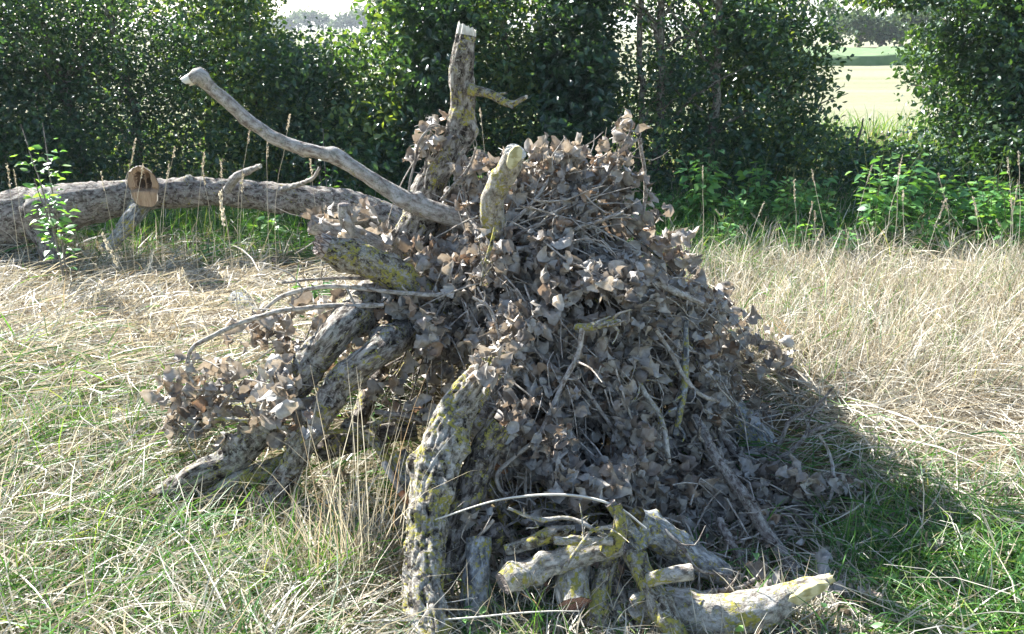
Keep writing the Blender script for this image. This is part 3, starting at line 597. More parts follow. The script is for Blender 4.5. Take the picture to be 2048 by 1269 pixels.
# ---- sticks and twigs that can be told apart
TW = 'bare sticks and twigs poking out of the pile'
tw = [
 ('long straight grey pole leaning down the right flank to the grass', [(1385, 835, 2.6, 18), (1440, 925, 2.4, 22), (1500, 1015, 2.25, 24), (1560, 1100, 2.12, 25), (1603, 1165, .01, 24)], 'bark_twigd', 'cut:wood_old'),
 ('second straight pole right of the long grey one', [(1415, 815, 2.75, 14), (1480, 915, 2.6, 17), (1560, 1010, 2.42, 19), (1615, 1075, .02, 17)], 'bark_twigd', None),
 ('thin bent stick standing in the shaded grass below the leaves', [(1440, 1040, 2.2, 14), (1465, 1095, 2.1, 15), (1490, 1150, .03, 15), (1497, 1190, .01, 14)], 'bark_twigd', None),
 ('pale curved branch sticking out right near the middle height', [(1120, 566, 2.75, 14), (1200, 563, 2.74, 16), (1290, 568, 2.78, 17), (1350, 582, 2.82, 16), (1402, 612, 2.86, 10)], 'bark_twig', None),
 ('upright greenish stick on the right flank', [(1375, 640, 2.72, 9), (1368, 720, 2.64, 12), (1362, 800, 2.56, 14), (1350, 868, 2.52, 13)], 'bark_blue', None),
 ('crooked long twig hanging down the front from a pale hooked stub', [(1170, 655, 2.5, 13), (1160, 705, 2.46, 11), (1130, 765, 2.4, 10), (1100, 835, 2.34, 10), (1075, 880, 2.28, 10), (1035, 912, 2.24, 9), (998, 948, 2.2, 9), (1002, 978, 2.18, 7), (1015, 984, 2.18, 6)], 'bark_twig', None),
 ('short pale stub pointing right from the crooked twig', [(1150, 655, 2.5, 12), (1185, 655, 2.48, 15), (1236, 646, 2.46, 14)], 'bark_pale', 'cut:wood_pale'),
 ('short bleached twig hanging at the centre', [(990, 820, 2.34, 7), (975, 850, 2.3, 9), (963, 898, 2.28, 9)], 'bark_pale', None),
 ('knotted twig running down from the upper right centre', [(1270, 735, 2.55, 9), (1290, 780, 2.5, 10), (1315, 830, 2.44, 10), (1330, 880, 2.38, 11), (1338, 925, 2.34, 9)], 'bark_pale', None),
 ('long grey twig arching out to the left over the leaves', [(770, 607, 2.66, 11), (680, 610, 2.64, 11), (580, 615, 2.62, 10), (500, 640, 2.62, 10), (430, 668, 2.6, 10), (392, 695, 2.6, 9), (380, 740, 2.58, 8), (390, 765, 2.56, 6)], 'bark_twig', None),
 ('upper grey twig arching parallel over the left leaves', [(890, 588, 2.72, 9), (800, 583, 2.7, 9), (700, 575, 2.7, 9), (620, 578, 2.7, 8), (560, 595, 2.7, 8), (520, 635, 2.7, 7)], 'bark_twig', None),
 ('thin twig reaching left at the level of the mossy limb', [(820, 520, 2.85, 8), (740, 555, 2.8, 7), (640, 560, 2.8, 6), (560, 562, 2.8, 5)], 'bark_twigd', None),
 ('mossy twig lying across the left leaves low down', [(800, 835, 2.5, 9), (700, 855, 2.46, 10), (580, 858, 2.44, 10), (480, 842, 2.44, 9), (430, 838, 2.44, 6)], 'bark_lichen', None),
 ('straight dark twig across the gap in front of the left logs', [(750, 825, 2.5, 10), (820, 840, 2.48, 11), (870, 855, 2.48, 10)], 'bark_twigd', None),
 ('forked dry twig reaching right beyond the pile over the straw', [(1490, 935, 2.7, 8), (1550, 900, 2.68, 8), (1585, 840, 2.7, 8), (1640, 805, 2.7, 6), (1672, 775, 2.7, 4)], 'bark_twigd', None),
 ('straight thin stick crossing the forked twig at the right', [(1530, 940, 2.6, 9), (1590, 890, 2.62, 9), (1675, 838, 2.62, 7)], 'bark_twigd', None),
 ('bowed twig hanging in the air above the shaded right grass', [(1635, 868, 2.55, 5), (1662, 920, 2.5, 7), (1660, 1000, 2.38, 7), (1632, 1040, 2.3, 6), (1622, 1080, 2.2, 5)], 'bark_twig', None),
 ('thin twig curving up left of the upright bent limb', [(822, 430, 3.1, 5), (818, 370, 3.1, 5), (835, 300, 3.1, 5), (860, 262, 3.1, 5), (880, 250, 3.1, 4)], 'bark_twigd', None),
 ('bare sprig rising from the leaves right of the upright limb', [(880, 400, 3.0, 6), (925, 350, 3.0, 6), (950, 300, 3.0, 4)], 'bark_twigd', None),
 ('green mossy twig leaning upright in front of the sawn limb', [(962, 570, 2.62, 5), (975, 510, 2.62, 8), (990, 450, 2.64, 7)], 'bark_lichen', None),
 ('crooked twig pointing up right above the right shoulder', [(1130, 470, 2.9, 8), (1200, 440, 2.9, 7), (1250, 420, 2.9, 6)], 'bark_twig', None),
 ('upright knotty dead stem beside the pile at the right', [(1265, 520, 3.3, 7), (1285, 430, 3.3, 8), (1290, 350, 3.3, 7), (1283, 278, 3.3, 7)], 'bark_twig', None),
 ('slim twig descending through the leaves right of centre', [(1240, 590, 2.68, 10), (1290, 640, 2.66, 9), (1330, 690, 2.64, 8), (1390, 780, 2.58, 8), (1440, 800, 2.6, 7)], 'bark_twig', None),
 ('short broken twig lying at the middle of the leaves', [(1000, 700, 2.5, 5), (985, 620, 2.56, 6), (945, 595, 2.6, 6)], 'bark_twig', None),
 ('mottled stick sloping among the front leaves', [(1140, 740, 2.46, 9), (1180, 790, 2.42, 9), (1225, 855, 2.38, 7)], 'bark_twigd', None),
 ('thin stick sloping beside the knotted twig', [(1235, 780, 2.48, 8), (1270, 850, 2.42, 9), (1300, 880, 2.38, 9), (1340, 930, 2.34, 8)], 'bark_twigd', None),
 ('pale twig dangling between the central leaves and the hollow', [(1052, 925, 2.26, 6), (1054, 985, 2.2, 6), (1075, 1010, 2.18, 5)], 'bark_twig', None),
 ('smooth grey stick on the leaves above the crossing logs', [(925, 745, 2.44, 10), (950, 790, 2.38, 12), (975, 820, 2.34, 11)], 'bark_twigd', None),
 ('slim grey rod leaning in the brush behind the two poles', [(1430, 850, 2.7, 8), (1470, 930, 2.6, 9), (1530, 1000, 2.48, 10), (1570, 1060, 2.4, 8)], 'bark_twigd', None),
 ('crooked pale twig above the round log end', [(1130, 1140, .22, 7), (1165, 1090, .28, 8), (1190, 1060, .3, 8), (1230, 1050, .32, 6)], 'bark_pale', None),
 ('lichened twig across the gap under the knobbly log', [(1060, 1190, .05, 9), (1120, 1180, .08, 10), (1200, 1175, .1, 9)], 'bark_lichen', None),
 ('bent grey twig before the mossy log in the shade', [(1330, 1060, .24, 8), (1370, 1100, .2, 8), (1400, 1140, .16, 7), (1460, 1150, .1, 5)], 'bark_twigd', None),
 ('thin forked twig leaning on the blue-grey log', [(905, 1190, .05, 6), (930, 1120, .15, 7), (985, 1040, .26, 6)], 'bark_twig', None),
 ('knotted twig over the hollow between the thick log and the warty tip', [(1015, 1020, .34, 7), (1080, 1045, .3, 9), (1150, 1040, .3, 8), (1215, 1070, .28, 6)], 'bark_pale', None),
 ('dark twig lying behind the big split limb', [(1400, 1190, .1, 10), (1480, 1170, .1, 9), (1560, 1150, .06, 7)], 'bark_twigd', None),
 ('short rod slanting between the two straight poles', [(1440, 910, 2.5, 7), (1420, 880, 2.5, 8), (1395, 850, 2.55, 8)], 'bark_twigd', None)]
for lb, sp, mt, e in tw:
    log('twig' if max(q[3] for q in sp) < 12 else 'stick', lb, 'twig' if max(q[3] for q in sp) < 12 else 'stick', sp, mt, (None, e), ring=10, ds=.012, rough=.0006, lump=.12, wob=.011, knots=16, shoots=7, group=TW)
log('long_straw', 'long dry stem bowed in an arch in front of the hollow', 'straw', [(870, 1040, .28, 3), (1000, 1000, .34, 4), (1130, 990, .36, 5), (1230, 1012, .33, 5), (1293, 1058, .28, 4)], 'wood_pale', ring=6, ds=.02, rough=0, wob=0)
log('long_straw', 'long straight straw crossing the bottom of the picture', 'straw', [(700, 1243, .12, 3), (880, 1240, .14, 4), (1060, 1226, .15, 3), (1160, 1222, .15, 2)], 'wood_pale', ring=6, ds=.02, rough=0, wob=.003)

# ------------------------------------------------------------------ dead leaves
CT = np.array([(330,800,2.7),(450,760,2.62),(450,900,2.5),(600,650,2.74),(560,820,2.45),(640,850,2.38),(750,600,2.8),(750,780,2.58),(880,600,2.72),(850,400,3.15),(840,280,3.25),
 (1000,560,2.72),(1000,700,2.52),(1000,900,2.28),(1000,400,2.95),(1100,300,3.1),(1250,260,3.2),(1200,450,2.92),(1200,600,2.68),(1200,800,2.43),(1200,1000,2.22),
 (1400,600,2.95),(1350,700,2.72),(1400,800,2.6),(1400,1000,2.32),(1480,1090,2.2),(1000,1100,2.12),(1200,1120,2.1),(1000,1180,2.04),(1400,1150,2.06),(1500,850,2.82),(1600,1000,2.45),(1720,1000,2.47),(1550,1080,2.25),(1450,620,3.05),(1490,760,2.9)])
def surf(px, py):
    px = np.asarray(px, float); py = np.asarray(py, float)
    w_ = 1/((px[:, None]-CT[:, 0])**2+(py[:, None]-CT[:, 1])**2+900)**2
    return (w_*CT[:, 2]).sum(1)/w_.sum(1)
def Pn(px, py, Yq):
    u = (px-1024)/F; v = (634.5-py)/F; t = Yq/(CP+v*SP)
    return np.stack([u*t, Yq, CH+(-SP+v*CP)*t], 1)
def leafshape(seed):
    rs = np.random.default_rng(seed)
    vs = np.array([0, .10, .26, .42, .60, .80, 1.0]); wd = np.array([.20, .80, 1.0, .86, .66, .34, .03]); nr = 7
    wl = wd*rs.uniform(.72, 1.18, nr); wr = wd*rs.uniform(.72, 1.18, nr)      # lobed, ragged margin
    us = np.linspace(-1, 1, 5); G_ = np.zeros((nr, 5, 2))
    for i in range(nr):
        for j in range(5):
            G_[i, j] = (us[j]*(wl[i] if us[j] < 0 else wr[i])*.47, vs[i]-(.09*abs(us[j]) if i == 0 else 0)+.05*rs.normal()*(abs(us[j]) > .9))
    k1 = rs.choice([-1, 1])*rs.uniform(.6, 5.2); k2 = rs.choice([-1, 1])*rs.uniform(.5, 3.4); fold = rs.uniform(-.7, 1.1); tw_ = rs.normal(0, 1.4)
    X_, Y_ = G_[..., 0], G_[..., 1]-.4
    r1 = np.sin(k1*X_)/k1; z1 = (1-np.cos(k1*X_))/k1
    r2 = np.sin(k2*Y_)/k2; z2 = (1-np.cos(k2*Y_))/k2
    z = z1+z2+fold*np.abs(X_)*.8+tw_*X_*Y_+.10*np.sin(9*X_+rs.uniform(0, 6))*np.sin(9*Y_+rs.uniform(0, 6))+.085*rs.normal(size=X_.shape)
    V = np.stack([r1, r2+.4, z], -1).reshape(-1, 3)
    i = np.arange(nr-1)[:, None]*5; j = np.arange(4); Fq = np.stack([i+j, i+j+1, i+6+j, i+5+j], -1).reshape(-1, 4)
    b0 = V[2]; st_ = np.array([[b0[0]-.012, b0[1], b0[2]], [b0[0]+.012, b0[1], b0[2]], [b0[0]+.01+.05*rs.normal(), b0[1]-.5, b0[2]+.12*rs.normal()], [0, 0, 0]])
    st_[3] = st_[2]-np.array([.02, 0, 0])
    n_ = len(V); V = np.vstack([V, st_]); Fq = np.vstack([Fq, [[n_, n_+1, n_+2, n_+3]]])
    return V*.064, Fq
LS = [leafshape(100+i) for i in range(22)]
LM = [mesh_np('dead_leaf', v, f, M['dead_leaf'], {'rnd': np.zeros(len(v))}) for v, f in LS]
def rotmats(n, nz=None, tilt=1.0):
    a = R.normal(size=(n, 3)); a = nrm(a)
    z_ = nrm((np.array([[0, -.25, .6]]) if nz is None else nz)+tilt*nrm(R.normal(size=(n, 3))))
    y_ = nrm(a-z_*(a*z_).sum(1)[:, None]); x_ = np.cross(y_, z_)
    return np.stack([x_, y_, z_], -1)      # columns
def scatter(shapes, pos, rot, scl, idx, rnd):
    parts = []
    for k, (v, f) in enumerate(shapes):
        s_ = np.where(idx == k)[0]
        if not len(s_): continue
        W = np.einsum('nij,vj->nvi', rot[s_], v)*scl[s_][:, None, None]+pos[s_][:, None]
        parts.append((W.reshape(-1, 3), (f[None]+np.arange(len(s_))[:, None, None]*len(v)).reshape(-1, f.shape[1]), np.repeat(rnd[s_], len(v))))
    return join(parts)
regions = [  # outline in the photo, number of leaves, depth behind the surface
 ([(860,560),(890,470),(905,410),(950,430),(1010,450),(1060,400),(1180,420),(1180,480),(1270,515),(1330,565),(1400,580),(1455,600),(1405,660),(1440,710),(1500,780),(1530,860),(1500,920),(1545,990),(1560,1080),(1500,1115),(1440,1080),(1340,1060),(1250,1000),(1190,990),(1120,975),(1030,960),(960,945),(960,860),(985,760),(960,700),(890,700),(830,640)], 6000, .46), ([(1230,780),(1480,800),(1560,960),(1570,1090),(1400,1085),(1250,1010)], 850, .16), ([(940,700),(1010,700),(1025,750),(965,775),(935,745)], 30, -.36), ([(540,830),(610,800),(650,840),(630,880),(550,890)], 20, -.2), ([(800,640),(870,620),(890,700),(820,700)], 34, -.2),
 ([(905,440),(945,380),(985,420),(1010,345),(1060,300),(1110,295),(1165,285),(1185,350),(1180,440),(1090,470),(960,480)], 230, .25),
 ([(1060,300),(1150,285),(1190,340),(1180,440),(1060,440)], 120, .2),
 ([(1195,320),(1210,270),(1255,225),(1280,270),(1240,345)], 36, .10),
 ([(825,330),(830,290),(855,225),(885,235),(890,300),(870,330)], 24, .10),
 ([(900,340),(960,300),(975,330),(930,370),(900,370)], 26, .1),
 ([(820,480),(890,440),(900,560),(880,640),(830,660),(760,650),(740,600),(780,570),(840,590)], 260, .25),
 ([(620,600),(780,600),(870,640),(900,690),(840,740),(760,760),(700,790),(640,830),(560,870),(500,850),(540,760),(570,690),(500,690),(450,680),(520,640)], 270, .20),
 ([(310,800),(345,750),(360,700),(440,700),(480,740),(450,790),(400,860),(330,862)], 130, .16),
 ([(430,790),(560,740),(600,800),(600,870),(480,880),(400,870)], 70, .18),
 ([(750,740),(870,690),(960,720),(930,800),(880,830),(790,830),(740,800)], 75, .25),
 ([(1530,930),(1620,960),(1735,965),(1740,1040),(1640,1090),(1560,1090)], 240, .14),
 ([(790,1020),(820,1000),(830,1120),(770,1100)], 10, .1), ([(880,1010),(945,1010),(945,1060),(885,1070)], 7, .02),
 ([(1000,930),(1090,890),(1130,960),(1140,1010),(1080,980),(1010,965)], 60, .08),
 ([(880,1000),(1260,1010),(1300,1100),(1200,1170),(1000,1190),(890,1150)], 110, .22), ([(1250,1100),(1500,1120),(1480,1190),(1280,1190)], 40, .1), ([(620,430),(780,400),(830,470),(760,500),(640,480)], 40, .3), ([(410,895),(440,890),(465,930),(420,930)], 3, .03)]
keep = [[(975,690),(940,745),(890,800),(860,880),(830,960),(805,1060),(800,1269),(905,1269),(905,1060),(920,960),(945,850),(1000,740)],
        [(580,810),(600,735),(650,670),(710,605),(765,600),(745,660),(690,740),(620,810)], [(650,860),(655,800),(700,735),(780,665),(830,650),(815,710),(740,785),(670,860)], [(290,1010),(480,860),(560,850),(520,940),(330,1030)], [(520,1030),(600,860),(660,850),(600,960),(560,1040)],
        [(960,450),(965,380),(1015,290),(1055,300),(1020,370),(1010,450)], [(650,480),(700,480),(880,560),(870,610),(790,590),(650,520)],
        [(845,470),(835,390),(870,330),(890,300),(900,230),(950,200),(920,330),(880,400)]]
pxs, pys, dep = [], [], []
for poly, cnt, th_ in regions:
    pa = np.array(poly, float); lo, hi = pa.min(0), pa.max(0); got = 0
    while got < cnt:
        a = R.uniform(lo[0], hi[0], cnt*2); b_ = R.uniform(lo[1], hi[1], cnt*2); k = inpoly(a, b_, poly)
        cl = vnoise(np.stack([a/55, b_/55, a*0+.3], 1)); k &= R.random(len(a)) < .62+.85*cl
        a, b_ = a[k][:cnt-got], b_[k][:cnt-got]; pxs.append(a); pys.append(b_); dep.append(R.random(len(a))**1.1*th_-.05 if th_ > 0 else th_+.12*R.random(len(a))); got += len(a)
px = np.concatenate(pxs); py = np.concatenate(pys); dp = np.concatenate(dep)
mx_ = np.zeros(len(px), bool)
for kp in keep: mx_ |= inpoly(px, py, kp)
mx_ &= (R.random(len(px)) < .93) & (dp > -.06)
px, py, dp = px[~mx_], py[~mx_], dp[~mx_]
pos = Pn(px, py, surf(px, py)+dp+.13*vnoise(np.stack([px/80, py/80, px*0], 1))+.04*vnoise(np.stack([px/30, py/30, px*0], 1)))
pos[:, 2] = np.maximum(pos[:, 2], .02+gz(pos[:, 0], pos[:, 1]))
stemsp = [
 ('leafy branch end highest at the right, its dead leaves fluttering clear of the pile', [(1010,480),(1150,410),(1225,340),(1262,250)]),
 ('crown of dead leaves on the branch just right of the sawn limb', [(1000,470),(1070,400),(1120,320),(1150,295)]),
 ('small sprig with a few dead leaves left of the upright bent limb', [(850,430),(850,340),(865,235)]),
 ('leafy dead branch along the upper right shoulder below the highest sprig', [(1020,500),(1150,480),(1280,510)]),
 ('leafy dead branch whose grey tip leaves jut out furthest at right shoulder height', [(1050,520),(1250,580),(1450,620)]),
 ('leafy dead branch on the upper right flank behind the upright greenish stick', [(1020,580),(1200,670),(1400,710),(1490,780)]),
 ('leafy dead branch across the middle of the shaded right flank', [(1000,640),(1150,770),(1330,840),(1510,890)]),
 ('leafy dead branch hanging down the front centre beside the crooked twig', [(980,660),(1080,800),(1160,920),(1190,980)]),
 ('leafy dead branch low in the shaded front right above the mossy log', [(1180,820),(1290,950),(1450,1080)]),
 ('low leafy branch spread on the grass at the far right foot of the pile', [(1380,860),(1540,980),(1735,1005)]),
 ('leafy dead branch of reddish leaves over the leaning log left of centre', [(900,600),(800,640),(680,680),(530,690)]),
 ('leafy dead branch whose curled pale leaves hang furthest left', [(760,760),(600,800),(450,800),(325,815)]),
 ('sunlit brown leafy branch between the mossy split limb and the thick lichened log', [(930,520),(890,600),(850,680),(860,760)]),
 ('leafy dead branch at the very centre right of the thick log top', [(960,600),(1010,700),(1010,820),(1050,940)]),
 ('sunlit leafy branch heaped at the foot of the sawn limb', [(980,560),(960,480),(930,400),(930,340)]),
 ('sunlit leafy branch over the top centre between sawn limb and right shoulder', [(1050,620),(1120,560),(1200,540),(1300,590)]),
 ('leafy branch low between the centre twig and the two straight poles', [(1200,700),(1330,780),(1400,900),(1500,1010)])]
paths = [np.array(s[1], float) for s in stemsp]
dd = np.stack([np.min([np.hypot(px-(a+(b_-a)*t)[0], py-(a+(b_-a)*t)[1]) for a, b_ in zip(pp[:-1], pp[1:]) for t in (0, .25, .5, .75, 1)], axis=0) for pp in paths])
own = dd.argmin(0); NL = len(px)
nz = np.zeros((NL, 3)); nz[:, 0] = (px-1000)/900; nz[:, 1] = -.45; nz[:, 2] = .55
rot = rotmats(NL, nz, 1.15); scl = np.clip(np.exp(R.normal(-.04, .26, NL)), .45, 1.45)*np.where(px < 900, 1.0, .88)*np.where(dp > .2, 1.3, 1); idx = R.integers(0, len(LS), NL); rnd = R.random(NL)
# reddish leaves on the sunlit left, grey-purple on the right
from mathutils import Matrix
for k, (lb, pp) in enumerate(stemsp):
    pp = np.array(pp, float); q = surf(pp[:, 0], pp[:, 1])+.03; w_ = Pn(pp[:, 0], pp[:, 1], q); w_[:, 2] = np.maximum(w_[:, 2], .03)
    T_ = thing('leafy_branch', lb, 'dead branch', w_[0], 'dead leafy branches heaped on the pile')
    rd = np.linspace(.010, .0028, len(w_)); v, f, bb, info = tube(w_, rd, 10, .015, .0006, 0, .1, .008, 300+k, 6)
    link('stem', mesh_np('stem', v, f, M['bark_twig' if k % 2 else 'bark_twigd'], {'bk': bb}), T_)
    C = info[0]; js = np.where(own == k)[0]
    ntw = min(26, 4+len(js)//12); tv = []; off = 0
    for t in range(ntw):      # side twigs run from the stem out to some of its leaves
        c0 = C[int(len(C)*random.uniform(.1, .98))]; near = js[np.argsort(((pos[js]-c0)**2).sum(1))[:60]]; e = pos[near[R.integers(len(near))]]
        mid = (c0+e)/2+R.normal(0, .02, 3); v, f, bb, _ = tube([c0, mid, e], [.0035, .0026, .0014], 5, .03, 0, 0, 0, .006, 500+t)
        me = mesh_np('twig', v, f, M['bark_twig'], {'bk': bb}); link('twig', me, T_)
    order = js[np.argsort(dp[js]+np.where(py[js] > 1e4, 1, 0))]; ind = order[:150]; rest = order[150:]
    for i in ind:
        o_ = bpy.data.objects.new('leaf', LM[idx[i]]); COL.objects.link(o_); o_.parent = T_; o_.matrix_parent_inverse = MPI[T_.name]
        m4 = np.eye(4); m4[:3, :3] = rot[i]*scl[i]; m4[:3, 3] = pos[i]; o_.matrix_basis = Matrix(m4.tolist())
    if len(rest):
        V, Fc, r = scatter(LS, pos[rest], rot[rest], scl[rest], idx[rest], rnd[rest])
        link('dead_leaves', mesh_np('dead_leaves', V, Fc, M['dead_leaf'], {'rnd': r}), T_, kind='stuff')
print('leaves', NL)
# brushwood tangle filling the inside of the pile, all round, with leaves on the far side
parts = []
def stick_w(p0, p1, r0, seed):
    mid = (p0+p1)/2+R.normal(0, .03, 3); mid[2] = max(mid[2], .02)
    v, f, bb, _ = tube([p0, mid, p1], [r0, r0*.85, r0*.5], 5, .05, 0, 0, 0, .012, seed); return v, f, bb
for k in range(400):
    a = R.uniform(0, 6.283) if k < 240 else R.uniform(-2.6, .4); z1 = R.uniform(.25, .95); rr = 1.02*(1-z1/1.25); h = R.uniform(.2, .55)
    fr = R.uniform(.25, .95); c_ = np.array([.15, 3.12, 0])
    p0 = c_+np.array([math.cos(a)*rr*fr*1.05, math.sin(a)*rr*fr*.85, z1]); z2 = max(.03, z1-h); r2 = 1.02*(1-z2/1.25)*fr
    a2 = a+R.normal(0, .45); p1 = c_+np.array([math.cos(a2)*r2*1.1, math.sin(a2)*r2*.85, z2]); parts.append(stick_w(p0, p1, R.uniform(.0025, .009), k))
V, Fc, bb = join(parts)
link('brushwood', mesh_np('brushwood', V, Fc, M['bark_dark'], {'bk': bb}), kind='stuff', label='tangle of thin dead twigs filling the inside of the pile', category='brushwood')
# fine surface twigs
parts = []
n = 430; k = R.integers(0, NL, n)
for j in k:
    a_ = math.atan2(py[j]-430, px[j]-960)+R.normal(0, .55); l_ = R.uniform(60, 190); x2, y2 = px[j]+math.cos(a_)*l_, py[j]+math.sin(a_)*l_
    if any(inpoly(np.array([px[j], x2, (px[j]+x2)/2]), np.array([py[j], y2, (py[j]+y2)/2]), kp).any() for kp in keep): continue
    if y2 > 1110 or y2 < 260 or x2 > 1500 and y2 < 900 or x2 < 330: continue
    yy = surf(np.array([px[j], x2]), np.array([py[j], y2])); s0 = R.uniform(-.08, .12)
    p0, p1 = Pn(np.array([px[j], x2]), np.array([py[j], y2]), yy+s0); p0[2] = max(p0[2], .03); p1[2] = max(p1[2], .03)
    parts.append(stick_w(p0, p1, R.uniform(.0012, .0042), int(j)))
for k in range(130):
    x0 = R.uniform(860, 1480); y0 = R.uniform(1010, 1200); z0 = R.uniform(.02, .2)*(1220-y0)/200; an = R.uniform(0, 3.14); l_ = R.uniform(.06, .22); p0 = P(x0, y0, max(.02, z0))
    p1 = p0+np.array([math.cos(an)*l_, math.sin(an)*l_*.7, R.normal(0, .03)]); p1[2] = max(p1[2], .02); parts.append(stick_w(p0, p1, R.uniform(.0012, .005), 2000+k))
V, Fc, bb = join(parts)
link('fine_twigs', mesh_np('fine_twigs', V, Fc, M['bark_twig'], {'bk': bb}), kind='stuff', label='thin pale dead twiglets threaded between the dead leaves', category='twigs')
# far side leaves
n = 1500; a = R.uniform(.1, 3.0, n); z1 = R.uniform(.02, 1.05, n); rr = 1.08*(1-z1/1.3)
p_ = np.stack([.15+np.cos(a)*rr*1.1, 3.12+np.sin(a)*rr*.9, z1], 1)+R.normal(0, .05, (n, 3)); p_[:, 2] = np.maximum(p_[:, 2], .03)
V, Fc, r = scatter(LS, p_, rotmats(n), R.uniform(.8, 1.4, n), R.integers(0, len(LS), n), R.random(n))
link('rear_dead_leaves', mesh_np('rear_dead_leaves', V, Fc, M['dead_leaf'], {'rnd': r}), kind='stuff', label='brown dead leaves covering the back of the brush pile', category='dead leaves')
# loose leaves lying on the grass
for zone, cnt, lb in (((1500, 1780, 1100, 1250), 20, 'loose dead leaf lying on the shaded green grass right of the pile'), ((1750, 2040, 960, 1180), 22, 'loose dead leaf lying on the straw at the far right'),
                      ((880, 1250, 1120, 1180), 8, 'loose dead leaf lying low in front of the hollow'), ((300, 760, 960, 1060), 7, 'loose dead leaf lying in the straw at the left foot of the pile')):
    for i in range(cnt):
        q = P(random.uniform(zone[0], zone[1]), random.uniform(zone[2], zone[3]), random.uniform(.06, .10)); o_ = bpy.data.objects.new('fallen_leaf', LM[random.randrange(len(LM))]); COL.objects.link(o_)
        m3 = rotmats(1, np.array([[0, 0, 1.4]]), .8)[0]*random.uniform(.9, 1.3); m4 = np.eye(4); m4[:3, :3] = m3; m4[:3, 3] = q; o_.matrix_world = Matrix(m4.tolist())
        o_['label'] = lb; o_['category'] = 'leaf'; o_['group'] = lb.replace('leaf', 'leaves', 1)

# ------------------------------------------------------------------ green foliage
def ovate(fold, bend, w_=.5):
    V = np.array([[0, 0, 0], [-.5*w_, .35, fold*.5*w_], [.5*w_, .35, fold*.5*w_], [0, .4, 0], [-.36*w_, .72, fold*.3*w_-bend*.3], [.36*w_, .72, fold*.3*w_-bend*.3], [0, 1, -bend]])
    Fq = np.array([[0, 3, 1, 1], [0, 2, 3, 3], [1, 3, 6, 4], [3, 2, 5, 6]]); 
    return V, Fq
def tri(V, Fq):
    T3 = []
    for f in Fq:
        f = list(dict.fromkeys(f)); T3.append(f[:3]); 
        if len(f) == 4: T3.append([f[0], f[2], f[3]])
    return V, np.array(T3)
OV = [tri(*ovate(f_, b_, w_)) for f_, b_, w_ in ((.4, .1, .62), (.7, .25, .55), (.2, .35, .66), (-.3, .15, .6), (.5, -.1, .5))]
gaps = [((535, 762, -400, 66), .02), ((762, 830, 40, 90), .45), ((570, 640, 66, 120), .5), ((700, 800, 66, 205), .42), ((1640, 1878, 15, 285), .01), ((1600, 1720, -300, 60), .45), ((1620, 1700, 90, 260), .55), ((1850, 1875, 60, 240), .4),
        ((1245, 1305, 0, 180), .35), ((1240, 1265, 60, 300), .5), ((1330, 1420, 0, 120), .6), ((1040, 1180, 0, 90), .75), ((1852, 1960, -200, 50), .5)]
def hedge_density(x, z):
    # in the hedge's own plane, 8.3 m from where one stands
    a = z-CH; dy = 8.3; dfor = dy*CP-a*SP; up = dy*SP+a*CP
    sx_ = 1024+F*x/dfor+26*n2(x, z, 2.2, 60); sy_ = 634.5-F*up/dfor+22*n2(x, z, 2.2, 70)
    d = np.ones(len(x))
    for (x0, x1, y0, y1), dv in gaps: d = np.where((sx_ > x0) & (sx_ < x1) & (sy_ > y0) & (sy_ < y1), np.minimum(d, dv), d)
    return d
trees = [  # px position, kind, trunk width px, lean, height
 (-330, 'broadleaf tree cropped by the left picture edge', 30, 0, 4.2), (-40, 'dense broadleaf tree in the extreme left corner', 26, .1, 4.3), (130, 'dark bushy tree behind the sapling at the left', 24, -.1, 4.2), (245, 'dark tree with a visible stem behind the sawn stub', 26, .05, 4.4), (395, 'loose yellow-green lit tree above the bare limb tip', 18, .1, 4.4), (490, 'thin hazel-like shrub just left of the sky gap', 12, .15, 3.6),
 (640, 'low shrub filling the hedge beneath the sky gap', 12, 0, 2.0), (775, 'shrubby tree just right of the sky gap', 14, -.1, 4.0), (880, 'dark bushy tree directly behind the upright limb', 20, 0, 4.3), (1010, 'dark leafy tree right of the upright limb top', 20, .05, 4.4), (1140, 'leafy tree over the crown of dead leaves', 18, 0, 4.2), (1283, 'slender tree with pale thin stem above the right shoulder', 13, -.02, 4.6), (1318, 'straight pale stemmed tree beside the slenderest one', 17, .02, 4.6), (1430, 'tree with pale grey stem right of the straight pale pair', 18, .03, 4.5),
 (1560, 'spreading tree hanging over the field gap from its left', 20, .1, 4.3), (1740, 'low bush in the hedge below the field gap', 12, 0, 2.0), (1935, 'dense dark tree right of the field gap', 22, -.12, 4.2), (2030, 'thick stemmed tree at the right picture edge', 28, 0, 4.4), (2250, 'broad tree cropped by the right picture edge', 26, 0, 4.3)]
txw = np.array([P(t[0], 150, 8.3)[0] for t in trees])
# leaf clusters
NC = 8800
cx = R.uniform(-7.2, 7.6, NC); cz = R.uniform(.05, 2.12, NC); cy = 8.3+R.normal(0, .48, NC)-.25*(cz < .7)
NB = 3200; bx = R.uniform(-8, 8.6, NB); bz = R.uniform(.9, 2.12, NB); kb = (hedge_density(bx-.25, bz) > .9) & (hedge_density(bx+.25, bz) > .9) & (hedge_density(bx, bz-.12) > .9)
cx = np.concatenate([cx, bx[kb]]); cz = np.concatenate([cz, bz[kb]]); cy = np.concatenate([cy, 9.2+R.normal(0, .25, kb.sum())])
NU = 260; cx = np.concatenate([cx, R.uniform(-8, 8.4, NU)]); cz = np.concatenate([cz, R.uniform(2.1, 2.8, NU)]); cy = np.concatenate([cy, 8.4+R.normal(0, .6, NU)])
cl = vnoise(np.stack([cx*1.5, cy*1.5, cz*1.7], 1))
k = (R.random(len(cx)) < hedge_density(cx, cz)*np.clip(.95+.9*cl, .15, 1))
cx, cy, cz = cx[k], cy[k], cz[k]
